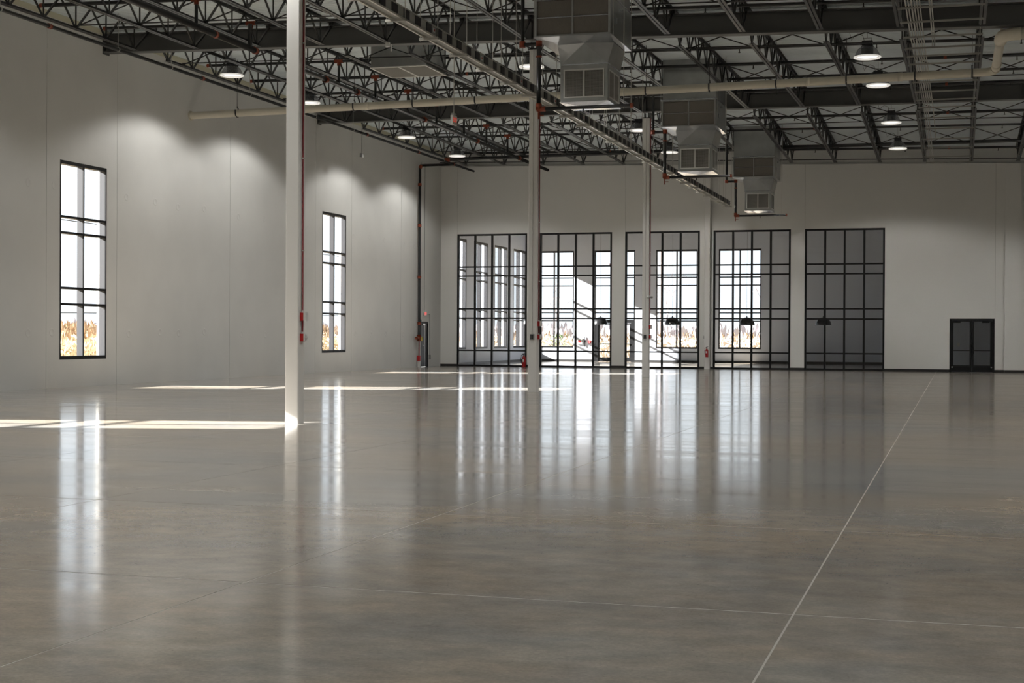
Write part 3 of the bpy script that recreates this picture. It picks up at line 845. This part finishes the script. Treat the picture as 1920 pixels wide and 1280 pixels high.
part('grille_backing', MB().box(x0 + .02, x1 - .02, y0 + .02, y1 - .02, 9.50, 9.51), MT['filt'], r)

# ------------------------------------------------------------------ white drain pipe
r = thing('drain_pipe', 'long off-white roof drain pipe crossing below the joists', 'drain pipe', (-11, 43.6, 8.8))
def pz(x): return 8.68 + (x + 24.15) / 25.0 * .29
R_ = .118
part('pipe', MB().tube([(XL, 43.6, pz(XL)), (.72, 43.6, pz(.72)), (.84, 43.58, 8.98), (.93, 43.48, 8.98), (.97, 43.3, 8.985), (.99, 39.1, 9.0)], R_, 16), MT['pvc'], r, True)
part('elbow', MB().tube([(.99, 39.2, 9.0), (.99, 38.95, 9.0), (1.02, 38.75, 9.01), (1.12, 38.62, 9.02), (1.30, 38.58, 9.03), (1.45, 38.58, 9.03)], R_ + .04, 16), MT['pvc'], r, True)
part('pipe', MB().tube([(1.40, 38.58, 9.03), (12.0, 38.58, 9.10)], R_ + .03, 16), MT['pvc'], r, True)
part('riser_stub', MB().tube([(1.0, 38.75, 9.05), (1.0, 38.75, 9.24)], .03, 8), MT['pvc'], r, True)
for x in (-17.9, -4.2, -1.6):
    part('collar', MB().tube([(x - .07, 43.6, pz(x)), (x + .07, 43.6, pz(x))], R_ + .008, 16), MT['pvc'], r, True)
part('collar', MB().tube([(.98, 42.7, 8.99), (.98, 42.5, 8.99)], R_ + .01, 16).tube([(.97, 43.25, 8.985), (.97, 43.1, 8.985)], R_ + .012, 16), MT['pvc'], r, True)
part('wall_flange', MB().tube([(XL + .001, 43.6, pz(XL)), (XL + .04, 43.6, pz(XL))], R_ + .04, 16), MT['pvc'], r, True)
for k, x in enumerate((-22.45, -18.35, -16.35, -14.3, -12.3, -10.7, -8.95, -7.05, -5.1, -3.1, -1.2, .35)):
    pts = [(x + .0, 43.6 + (R_ + .012) * math.sin(t) * 1.0, pz(x) + (R_ + .012) * -math.cos(t)) for t in [math.pi * (i / 8) for i in range(-4, 5)]]
    pts = [(x, 43.6 - R_ - .012, pz(x) + .10)] + pts + [(x, 43.6 + R_ + .012, pz(x) + .10), (x, 43.6, pz(x) + .21)]
    c = part('hanger_loop', MB().tube(pts, .024, 6), MT['pipe'], r, True)
    part('hanger_rod', MB().tube([(x, 43.6, pz(x) + .20), (x, 43.6, deck(x, 43.6))], .008, 5), MT['pipe'], c)

# ------------------------------------------------------------------ sprinkler piping
by = [27.9, 30.9, 33.9, 36.95, 39.95, 43.0, 46.05, 49.1, 52.1, 55.3, 58.2, 61.2, 66.9]
for i, y in enumerate(by):
    dz_ = .27
    r = thing('sprinkler_branch', 'black sprinkler branch pipe across the roof, %s from the camera' % ORD[i], 'sprinkler pipe', (-8, y, 9.9), group='sprinkler branch pipes')
    xa, xb = -23.2, 8.0
    part('pipe', MB().tube([(xa, y, deck(xa, y) - dz_), (xb, y, deck(xb, y) - dz_)], .043 if i % 2 else .052, 8), MT['pipe'], r, True)
    for x in ((xa + .03, -5.6) if i % 2 else (xa + .03, -15.4, -.4)):
        part('coupling', MB().tube([(x - .045, y, deck(x, y) - dz_), (x + .045, y, deck(x, y) - dz_)], .058, 8), MT['orange'], r, True)
    for k in range(-6, 7, 2):
        x = jx(k) + 1.1
        z = deck(x, y) - dz_
        part('sprinkler_head', MB().tube([(x, y, z - .04), (x, y, z - .15)], .016, 6).tube([(x, y, z - .13), (x, y, z - .145)], .032, 8), MT['pipe'], r)
# mains along the hall
r = thing('sprinkler_main', 'black sprinkler main running below the joists beside the left wall', 'sprinkler pipe', (-22.35, 44, 9.4))
part('pipe', MB().tube([(-22.35, YF + 1, 9.42), (-22.35, 67.9, 9.40)], .05, 10), MT['pipe'], r, True)
for y in (33.05, 41.1, 47.6, 54.4, 60.25, 64.9):
    part('coupling', MB().tube([(-22.35, y - .06, 9.41), (-22.35, y + .06, 9.41)], .068, 10), MT['orange'], r, True)
for y in (31.0, 36.3, 39.2, 44.3, 49.5, 53.0, 58.5, 63.5):
    part('hanger_rod', MB().tube([(-22.35, y, 9.35), (-22.35, y, deck(-22.35, y))], .008, 5), MT['conduit'], r)
    part('hanger_ring', MB().tube([(-22.35, y - .015, 9.41), (-22.35, y + .015, 9.41)], .062, 10), MT['conduit'], r, True)
r = thing('sprinkler_main', 'thick black sprinkler main with risers, four joists in from left wall', 'sprinkler pipe', (-18.68, 44, 9.38))
part('pipe', MB().tube([(-18.62, 20.0, 9.36), (-18.62, 37.2, 9.36)], .08, 12).tube([(-18.62, 39.4, 9.36), (-18.66, 67.9, 9.36)], .07, 12).tube([(-18.62, 36.9, 9.36), (-18.62, 36.9, deck(-18.62, 36.9) - .3)], .06, 10).tube([(-18.62, 39.8, 9.36), (-18.62, 39.8, deck(-18.62, 39.8) - .3)], .06, 10), MT['pipe'], r, True)
for y in (30.9, 33.9, 36.95, 39.95, 43.0, 46.05, 49.1, 52.1, 55.3, 58.2, 61.2):
    zt = deck(-18.62, y) - .27
    part('riser_nipple', MB().tube([(-18.62, y, 9.40), (-18.62, y, zt - .08)], .045, 8), MT['pipe'], r, True)
    part('tee', MB().tube([(-18.62, y, zt - .14), (-18.62, y, zt + .03)], .062, 8).tube([(-18.76, y, zt), (-18.48, y, zt)], .062, 8), MT['orange'], r, True)
for y in (34.9, 37.2, 42.0, 44.5, 50.8, 57.0, 63.0):
    part('coupling', MB().tube([(-18.62, y - .06, 9.36), (-18.62, y + .06, 9.36)], .098, 12), MT['orange'], r, True)
r = thing('sprinkler_main', 'black cross main near the back wall with riser beside the charcoal door', 'sprinkler pipe', (XL + .12, 64.95, 0))
part('pipe', MB().tube([(-22.35, 64.0, 9.52), (-10.5, 64.0, 9.60), (8.0, 64.0, 9.58)], .075, 10), MT['pipe'], r, True)
part('riser_pipe', MB().tube([(XL + .13, 64.95, 1.5), (XL + .13, 64.95, 9.32), (XL + .20, 64.95, 9.40), (-22.35, 64.95, 9.41)], .065, 10), MT['pipe'], r, True)
part('drain_riser', MB().tube([(XL + .13, 64.95, .42), (XL + .13, 64.95, 1.5)], .03, 8), MT['redpipe'], r, True)
part('drain_foot', MB().box(XL + .06, XL + .20, 64.88, 65.02, .30, .55), MT['red'], r)
part('drain_base', MB().box(XL + .07, XL + .19, 64.9, 65.0, 0, .30), MT['white'], r)
part('control_valve', MB().tube([(XL + .13, 64.95, 1.22), (XL + .13, 64.95, 1.52)], .095, 10).tube([(XL + .13, 64.55, 1.36), (XL + .13, 65.0, 1.36)], .07, 10), MT['orange'], r, True)
part('valve_wheel', MB().tube([(XL + .28, 64.86, 1.33), (XL + .30, 64.86, 1.33)], .11, 14), MT['yellow'], r, True)
for z in (2.05, 4.2, 6.6, 8.5):
    part('coupling', MB().tube([(XL + .13, 64.95, z - .07), (XL + .13, 64.95, z + .07)], .085, 10), MT['orange'], r, True)
part('coupling', MB().tube([(XL + .13, 64.95, 9.28), (XL + .22, 64.95, 9.42)], .085, 10).tube([(-22.45, 64.0, 9.50), (-22.20, 64.0, 9.52)], .10, 10), MT['orange'], r, True)

# thin red hose line in the last bay
r = part('hose_line', MB().tube([(-8.5, 61.9, deck(-8.5, 61.9) - .12), (8.0, 61.9, deck(8, 61.9) - .12)], .014, 6), MT['redpipe'])
tag(r, 'thin dark red hose line strung under the deck in the last bay', 'hose')
r = part('tie_rod', MB().tube([(XL, 68.1, chord(XL, 68) + .20), (XR, 68.1, chord(XR, 68) + .20)], .022, 6), MT['steel'])
tag(r, 'thin black steel rod running along the top of the back wall', 'rod')

# ------------------------------------------------------------------ busway
r = thing('busway', 'long grey electrical busway with black plug openings hung on rods', 'busway', (-9.9, 44, 7.4))
bx, b0, b1 = -9.9, 14.0, 66.55
part('trough', MB().box(bx - .10, bx + .095, b0, b1, 7.375, 7.56), MT['buspan'], r)
part('rail', MB().box(bx - .125, bx - .085, b0, b1, 7.345, 7.375), MT['rail'], r)
part('rail', MB().box(bx + .085, bx + .125, b0, b1, 7.345, 7.375), MT['rail'], r)
part('top_rail', MB().box(bx + .075, bx + .12, b0, b1, 7.56, 7.58).box(bx - .12, bx - .075, b0, b1, 7.56, 7.58), MT['buspan'], r)
plug = MB().box(0, .016, -.14, .14, -.075, .085).mesh('plug_opening')
lab_ = MB().box(0, .006, -.05, .05, -.04, .04).mesh('warning_label')
lab2 = MB().box(0, .007, -.025, .025, -.022, .022).mesh('warning_mark')
y = 20.3
i = 0
while y < b1 - .2:
    link('plug_opening', plug, MT['plug'], r, (.095, y - 44, .075))
    if i % 5 == 1:
        link('warning_label', lab_, MT['white'], r, (.0955, y + .30 - 44, .08))
        link('warning_mark', lab2, MT['red'], r, (.0985, y + .31 - 44, .085))
    y += .605
    i += 1
y = 21.9
while y < b1:
    s = part('strut', MB().box(bx - .20, bx + .20, y - .025, y + .025, 7.295, 7.343), MT['strut'], r)
    for sx in (-.18, .18):
        part('threaded_rod', MB().tube([(bx + sx, y, 7.28), (bx + sx, y, deck(bx, y))], .0075, 5), MT['conduit'], s)
    y += 1.78

# ------------------------------------------------------------------ conduit rack at right
ends = [66.9, 66.9, 66.9, 54.5, 52.0, 60.5, 39.2, 39.2]
for i, (x, ye) in enumerate(zip((-1.17, -1.11, -1.04, -.98, -.92, -.86, -.65, -.60), ends)):
    zc = lambda y: chord(-.4, y) - .06
    rr = .021 if i in (2,) else .0165
    ys = [y for y in (15.0, 38.6, 53.9) if y < ye] + [ye]
    pts = [(x, y, zc(y)) for y in ys]
    if i >= 6: pts += [(x, ye + .05, zc(ye) - .03), (x, ye + .06, zc(ye) - .16)]
    if ye > 66: pts += [(x, 67.4, zc(67.4) - .02)]
    o = part('conduit', MB().tube(pts, rr, 8), MT['conduit'], None, True)
    tag(o, 'thin galvanised conduit, %s from the left on the trapeze rack' % ORD[i], 'conduit', 'conduits on the rack')
ty = [24.4, 26.6, 28.8, 31.0, 33.2, 35.0, 36.6, 38.45, 40.2, 41.6, 43.1, 45.0, 46.9, 49.2, 51.4, 53.6, 55.8, 58.2, 60.6, 62.9, 65.4, 67.0]
for i, y in enumerate(ty):
    z = chord(-.4, y) - .11
    r = thing('trapeze_strut', 'galvanised trapeze strut under the conduits, number %s from the back wall' % (['one', 'two', 'three', 'four', 'five', 'six', 'seven', 'eight', 'nine', 'ten', 'eleven', 'twelve', 'thirteen', 'fourteen', 'fifteen', 'sixteen', 'seventeen', 'eighteen', 'nineteen', 'twenty', 'twenty-one', 'twenty-two'][len(ty) - 1 - i]), 'strut', (-.43, y, z), group='trapeze struts of the conduit rack')
    part('channel', MB().box(-1.36, .56, y - .022, y + .022, z - .01, z + .03), MT['strut'], r)
    for sx in (-1.33, .50):
        part('threaded_rod', MB().tube([(sx, y, z - .04), (sx, y, deck(sx, y) - .005)], .006, 5), MT['conduit'], r)

# ------------------------------------------------------------------ exit signs, hung box
EX = text_mesh('EXIT', .17)
r = thing('exit_sign', 'white exit sign with red letters hanging on a rod', 'sign', (-11.78, 34.2, 6.68))
part('sign_body', MB().box(-11.81, -11.75, 34.05, 34.37, 6.66, 6.88), MT['white'], r)
part('canopy', MB().box(-11.82, -11.74, 34.12, 34.30, 6.88, 6.94), MT['grey'], r)
part('rod', MB().tube([(-11.78, 34.21, 6.94), (-11.78, 34.21, deck(-11.78, 34.2))], .009, 6), MT['conduit'], r)
for s in (1, -1):
    o = link('lettering', EX, MT['exitred'], r, (.031 * s, .01, .09))
    o.rotation_euler = (math.pi / 2, 0, math.pi / 2 * s)
    o.scale = (.75, .95, 1)
r = thing('exit_sign', 'glowing red exit sign above the charcoal door', 'sign', (XL, 66.05, 2.42))
part('sign_body', MB().box(XL, XL + .05, 65.86, 66.22, 2.40, 2.62), MT['white'], r)
part('emergency_light', MB().box(XL, XL + .07, 65.80, 65.86, 2.52, 2.60), MT['white'], r)
EX2 = EX.copy(); EX2.materials.clear(); EX2.materials.append(MT['exitlit'])
o = link('lettering', EX2, None, r, (.053, 0, .09))
o.rotation_euler = (math.pi / 2, 0, math.pi / 2)
o.scale = (.85, 1.1, 1)
r = thing('wall_conduit', 'grey conduits rising from the charcoal door to the roof', 'conduit', (XL, 66.2, 0))
part('conduit', MB().tube([(XL + .02, 66.32, 2.5), (XL + .02, 66.66, 2.5), (XL + .02, 66.70, 2.4), (XL + .02, 66.70, .55)], .014, 6), MT['grey'], r, True)
part('conduit', MB().tube([(XL + .02, 65.95, 2.62), (XL + .02, 65.95, 9.6)], .012, 6), MT['grey'], r, True)
part('conduit', MB().tube([(XL + .02, 65.42, 2.2), (XL + .02, 65.42, 9.6)], .012, 6), MT['grey'], r, True)
part('junction_box', MB().box(XL, XL + .06, 66.63, 66.77, .35, .56), MT['grey'], r)
part('junction_box', MB().box(XL, XL + .05, 65.38, 65.48, 2.14, 2.24), MT['hous'], r)
r = thing('wall_conduit', 'short grey conduit with a box hanging high on the left wall', 'conduit', (XL, 57.0, 8.6))
part('conduit', MB().tube([(-22.9, 55.2, 8.75), (-22.9, 55.2, 9.9)], .012, 6), MT['grey'], r, True)
part('junction_box', MB().box(-22.95, -22.85, 55.12, 55.28, 8.62, 8.78), MT['grey'], r)
r = thing('occupancy_sensor', 'small white sensor under the joist left of the busway', 'sensor', (-14.9, 37.7, 9.25))
part('sensor_body', MB().box(-14.93, -14.83, 37.62, 37.72, 9.36, 9.485), MT['white'], r)
part('nipple', MB().tube([(-14.78, 37.68, 9.24), (-14.78, 37.68, 9.42)], .02, 8), MT['white'], r)

# ------------------------------------------------------------------ fire extinguishers
def extinguisher(x, y, z, s, lab):
    r = thing('fire_extinguisher', lab, 'fire extinguisher', (x, y, z))
    R_ = .075 * s
    part('cylinder', MB().lathe([(.001, 0), (R_ * .9, .0), (R_, .02 * s), (R_, .34 * s), (R_ * .85, .39 * s), (R_ * .35, .43 * s), (R_ * .3, .46 * s), (.001, .46 * s)], 20, (x, y, z)), MT['red'], r, True)
    part('valve', MB().lathe([(.001, .46 * s), (.03 * s, .46 * s), (.03 * s, .51 * s), (.001, .51 * s)], 10, (x, y, z)).box(x - .02 * s, x + .02 * s, y - .11 * s, y + .03 * s, z + .50 * s, z + .53 * s), MT['hous'], r)
    part('handle', MB().beam((x + .0, y - .02, z + .53 * s), (x + .10 * s, y - .05, z + .565 * s), .025 * s, .012 * s), MT['hous'], r)
    part('hose', MB().tube([(x - .03 * s, y, z + .49 * s), (x - .10 * s, y - .01, z + .46 * s), (x - .115 * s, y - .01, z + .34 * s), (x - .10 * s, y - .01, z + .20 * s), (x - .085 * s, y - .02, z + .12 * s)], .011 * s, 7), MT['hous'], r, True)
    part('paper_label', MB().box(x - .035 * s, x + .03 * s, y - R_ - .004, y - R_ + .004, z + .20 * s, z + .31 * s), MT['white'], r)
    part('gauge', MB().lathe([(.001, 0), (.018 * s, 0), (.018 * s, .01), (.001, .01)], 10, (x, y - .035 * s, z + .475 * s)), MT['white'], r)
    return r
extinguisher(XC + .02, COLY[3] - .23, .56, .88, 'red fire extinguisher hung on the column against the back wall')
extinguisher(-19.86, YB - .16, 0.0, 1.22, 'red fire extinguisher standing beside the first storefront')
r = thing('outlet_box', 'small grey outlet box on the back wall above the hung extinguisher', 'outlet', (-11.25, YB, 1.42))
part('box', MB().box(-11.24, -11.16, YB - .03, YB, 1.40, 1.54), MT['grey'], r)
part('face', MB().box(-11.22, -11.18, YB - .036, YB - .03, 1.42, 1.52), MT['hous'], r)
r = thing('wall_cabinet', 'narrow grey access panel low on the back wall beside the second column', 'panel', (-19.25, YB, .4))
part('cabinet_body', MB().box(-19.32, -19.2, YB - .03, YB, .36, .80), MT['grey'], r)
part('latch', MB().box(-19.30, -19.28, YB - .04, YB - .03, .55, .62), MT['chrome'], r)

# ------------------------------------------------------------------ lobby: pendants, alarm panel
domp = MB().lathe([(.001, .40), (.05, .398), (.16, .37), (.27, .30), (.35, .20), (.39, .08), (.40, 0)], 36).mesh('dome_shade', True)
domi = MB().lathe([(.395, .0), (.385, .08), (.345, .195), (.265, .295), (.155, .362), (.001, .392)], 36).mesh('dome_lining', True)
capm = MB().lathe([(.001, .46), (.03, .46), (.03, .40), (.05, .397)], 12).mesh('cap')
bulb = MB().lathe([(.001, .20), (.03, .21), (.045, .26), (.03, .31), (.02, .37)], 12).mesh('bulb', True)
for i, x in enumerate((-21.85, -17.97, -14.15, -10.30, -6.46)):
    r = thing('dome_pendant', 'black dome pendant lamp in the lobby, %s from the left wall' % ORD[i], 'lamp', (x, 76.0, 2.09), group='lobby dome pendants')
    link('dome_shade', domp, MT['domem'], r)
    link('dome_lining', domi, MT['domein'], r)
    link('cap', capm, MT['hous'], r)
    link('bulb', bulb, MT['white'], r)
    part('cord', MB().tube([(x, 76.0, 2.54), (x, 76.0, 9.4)], .006, 5), MT['wirem'], r)
r = thing('alarm_cabinet', 'grey alarm panel with red mark on the lobby wall', 'panel', (-21.0, YW, 1.2))
part('panel_body', MB().box(-21.10, -20.72, YW - .08, YW, 1.00, 1.34), MT['grey'], r)
part('panel_face', MB().box(-21.06, -20.76, YW - .09, YW - .08, 1.04, 1.30), MT['white'], r)
part('red_mark', MB().box(-20.99, -20.83, YW - .10, YW - .09, 1.10, 1.24), MT['red'], r)
r = thing('wall_post', 'thin dark upright bar on the lobby wall beside the alarm panel', 'post', (-20.62, YW - .05, .9))
part('bar', MB().box(-20.63, -20.60, YW - .06, YW - .02, .85, 1.45), MT['hous'], r)
part('bar_foot', MB().box(-20.66, -20.57, YW - .02, YW, 1.1, 1.2), MT['hous'], r)
r = thing('alarm_pull', 'small round red alarm pull on the lobby wall by the entrance', 'fire alarm', (-20.30, YW, 1.15))
part('pull_body', MB().box(-20.38, -20.24, YW - .05, YW, 1.06, 1.24), MT['red'], r)
part('pull_knob', MB().box(-20.34, -20.28, YW - .08, YW - .05, 1.10, 1.16), MT['white'], r)
r = thing('exit_sign', 'small red alarm strobe high on the glass of the second storefront', 'sign', (-16.0, YB + .5, 4.9))
part('strobe_body', MB().box(-19.16, -19.0, YW - .08, YW, 5.50, 5.64), MT['red'], r)
part('strobe_lens', MB().box(-19.12, -19.04, YW - .11, YW - .08, 5.53, 5.61), MT['white'], r)
r['label'] = 'small red alarm strobe high above the lobby entrance'
r['category'] = 'fire alarm'
r.name = 'alarm_strobe'

# ------------------------------------------------------------------ outside: ground, reeds, trees, wires
m_ = MB().poly([(-900, -400, -.35), (600, -400, -.35), (600, 1200, -.35), (-900, 1200, -.35)], [(0, 1, 2, 3)])
g = part('ground', m_, MT['ground'])
tag(g, 'dry tan grassland around the building', 'ground', kind='structure')
pv = part('entrance_walk', MB().box(-30, 4, 83.62, 90, -.34, -.12), MT['pave'])
tag(pv, 'pale concrete walk outside the lobby entrance', 'walk', kind='structure')

def reed_bed(name, label, n, xr, yr, hr, plume_frac, lean=.25, stem='reed'):
    a, b = MB(), MB()
    for _ in range(n):
        x, y = random.uniform(*xr), random.uniform(*yr)
        h = random.uniform(*hr)
        t = random.uniform(0, 6.28)
        w = .018
        dx, dy = math.cos(t), math.sin(t)
        lx, ly = random.gauss(0, lean) * .6, random.gauss(0, lean) * .6
        p0, p1 = (x - dx * w, y - dy * w, -.35), (x + dx * w, y + dy * w, -.35)
        m0 = (x + lx * .35 - dx * w, y + ly * .35 - dy * w, h * .6)
        m1 = (x + lx * .35 + dx * w, y + ly * .35 + dy * w, h * .6)
        tp = (x + lx, y + ly, h)
        a.poly([p0, p1, m1, m0, tp], [(0, 1, 2, 3), (3, 2, 4)])
        for s in (0, 1):
            zz = random.uniform(.2, .75) * h
            q = random.uniform(0, 6.28)
            ll = random.uniform(.3, .6)
            a.poly([(x, y, zz), (x + math.cos(q) * ll * .5, y + math.sin(q) * ll * .5, zz + ll * .55), (x + math.cos(q) * ll, y + math.sin(q) * ll, zz + ll * .45)], [(0, 1, 2)])
        if random.random() < plume_frac:
            pw, pl = random.uniform(.05, .09), random.uniform(.22, .38)
            bx_, by_ = random.gauss(0, .09), random.gauss(0, .09)
            for ang in (0, 1.57):
                ca, sa = math.cos(t + ang) * pw, math.sin(t + ang) * pw
                b.poly([(tp[0], tp[1], tp[2] - .06), (tp[0] + ca + bx_ * .4, tp[1] + sa + by_ * .4, tp[2] + pl * .3), (tp[0] + bx_, tp[1] + by_, tp[2] + pl), (tp[0] - ca + bx_ * .4, tp[1] - sa + by_ * .4, tp[2] + pl * .3)], [(0, 1, 2, 3)])
    r = thing(name, label, 'reeds', ((xr[0] + xr[1]) / 2, (yr[0] + yr[1]) / 2, -.35))
    part('reed_stems', a, MT[stem], r, stuff=True)
    if b.v: part('reed_plumes', b, MT['plume'], r, stuff=True)
    return r
reed_bed('reed_bed', 'tall dry tan reeds with brown plumes outside the left wall', 9000, (-62, -36), (44, 96), (1.25, 1.85), .75)
reed_bed('reed_bed', 'dry tan grass and reeds outside the lobby front', 9000, (-46, -2), (97, 135), (.7, 1.6), .06, .4, 'palegrass')

def bare_tree(name, label, base, h, seed, spread=.5, parent_group='bare trees outside the lobby'):
    rnd = random.Random(seed)
    r = thing(name, label, 'tree', base, group=parent_group)
    tr, brn = MB(), MB()
    def grow(p, d, L, rad, lev, mbx):
        q = p + d * L
        mbx.tube([p, q], [rad, rad * .65], 5, False)
        if lev <= 0: return
        for _ in range(rnd.choice((2, 3))):
            nd = (d + Vector((rnd.gauss(0, spread), rnd.gauss(0, spread), rnd.uniform(-.05, .45)))).normalized()
            grow(p.lerp(q, rnd.uniform(.55, 1.0)), nd, L * rnd.uniform(.55, .8), rad * .6, lev - 1, brn)
    p = Vector(base)
    d = Vector((rnd.gauss(0, .05), rnd.gauss(0, .05), 1)).normalized()
    grow(p, d, h * .42, h * .011, 5, tr)
    part('trunk', tr, MT['twig'], r)
    part('branches', brn, MT['twig'], r)
for i, (x, y, h) in enumerate(((-22.2, 118, 8.5), (-34.5, 128, 8.0), (-31.5, 110, 4.5), (-15.0, 122, 7.0), (-24.5, 112, 3.6), (-17.6, 110, 3.4))):
    bare_tree('bare_tree', ['slender bare tree behind the third lobby window, right of the second pendant', 'bare tree outside the first lobby window', 'small bare sapling outside the first lobby window', 'bare tree outside the fourth lobby window', 'small bare sapling left of the slender tree', 'small bare sapling outside the rightmost lobby window'][i], (x, y, -.35), h, 40 + i)
# far tree line in the distance
tl = MB()
rnd = random.Random(5)
for _ in range(14000):
    if rnd.random() < .72: x, y = rnd.uniform(-420, -330), rnd.uniform(60, 760)
    else: x, y = rnd.uniform(-420, 120), rnd.uniform(480, 560)
    h = rnd.uniform(1.5, 6.0) * (1 + .25 * math.sin(y * .03) * math.sin(x * .02 + 1))
    w = rnd.uniform(.3, 1.1)
    t = rnd.uniform(0, 3.14)
    dx, dy = math.cos(t) * w, math.sin(t) * w
    jx_ = rnd.gauss(0, .8)
    tl.poly([(x - dx * .3, y - dy * .3, -.35), (x + dx * .3, y + dy * .3, -.35), (x + dx + jx_, y + dy, h * .65), (x + jx_, y, h), (x - dx + jx_, y - dy, h * .6)], [(0, 1, 2, 3, 4)])
o = part('tree_line', tl, MT['twig'], None, stuff=True)
tag(o, 'far grey line of bare trees on the horizon', 'trees')
# green shrub by the first lobby window
r = thing('green_shrub', 'small variegated green shrub outside the first lobby window', 'shrub', (-23.6, 88.6, -.12))
st, lv = MB(), MB()
for _ in range(14):
    a_, b_ = random.uniform(0, 6.28), random.uniform(.2, .8)
    st.tube([(-23.6, 88.6, -.12), (-23.6 + math.cos(a_) * b_ * .5, 88.6 + math.sin(a_) * b_ * .5, .6), (-23.6 + math.cos(a_) * b_, 88.6 + math.sin(a_) * b_, random.uniform(.9, 1.4))], .012, 4, False)
for _ in range(420):
    u, v, w = random.gauss(0, .38), random.gauss(0, .38), random.uniform(.15, 1.55)
    k = .5 + .5 * (1 - abs(w - .7))
    p = Vector((-23.6 + u * k, 88.6 + v * k, w))
    a_ = Vector((random.gauss(0, 1), random.gauss(0, 1), random.gauss(0, .6))).normalized() * .075
    b_ = a_.cross(Vector((random.gauss(0, 1), random.gauss(0, 1), 1))).normalized() * .035
    lv.poly([p - a_, p + b_, p + a_, p - b_], [(0, 1, 2, 3)])
part('stems', st, MT['twig'], r)
part('leaves', lv, MT['leaf'], r, stuff=True)
# utility pole and overhead wire
r = thing('utility_pole', 'far wooden utility pole with cross-arms outside the lobby', 'pole', (-34.6, 178, -.35))
part('pole_shaft', MB().tube([(-34.6, 178, -.35), (-34.6, 178, 13.5)], [.16, .11], 8), MT['twig'], r)
for z in (12.6, 9.6):
    part('cross_arm', MB().box(-35.6, -33.6, 177.9, 178.1, z, z + .12), MT['twig'], r)
    for x in (-35.5, -34.9, -34.3, -33.7):
        part('insulator', MB().tube([(x, 178, z + .12), (x, 178, z + .32)], .05, 6), MT['white'], r)
for lab, z, z2 in (('black overhead wire seen low through the nearest left window', 3.05, 4.35), ('thin overhead wire seen high through the nearest left window', 13.4, 13.2)):
    o = part('overhead_wire', MB().tube([(-90, 60, z), (-90, 130, z + .35 * (z2 - z)), (-90, 220, z2)], .05, 5), MT['wirem'])
    tag(o, lab, 'wire')
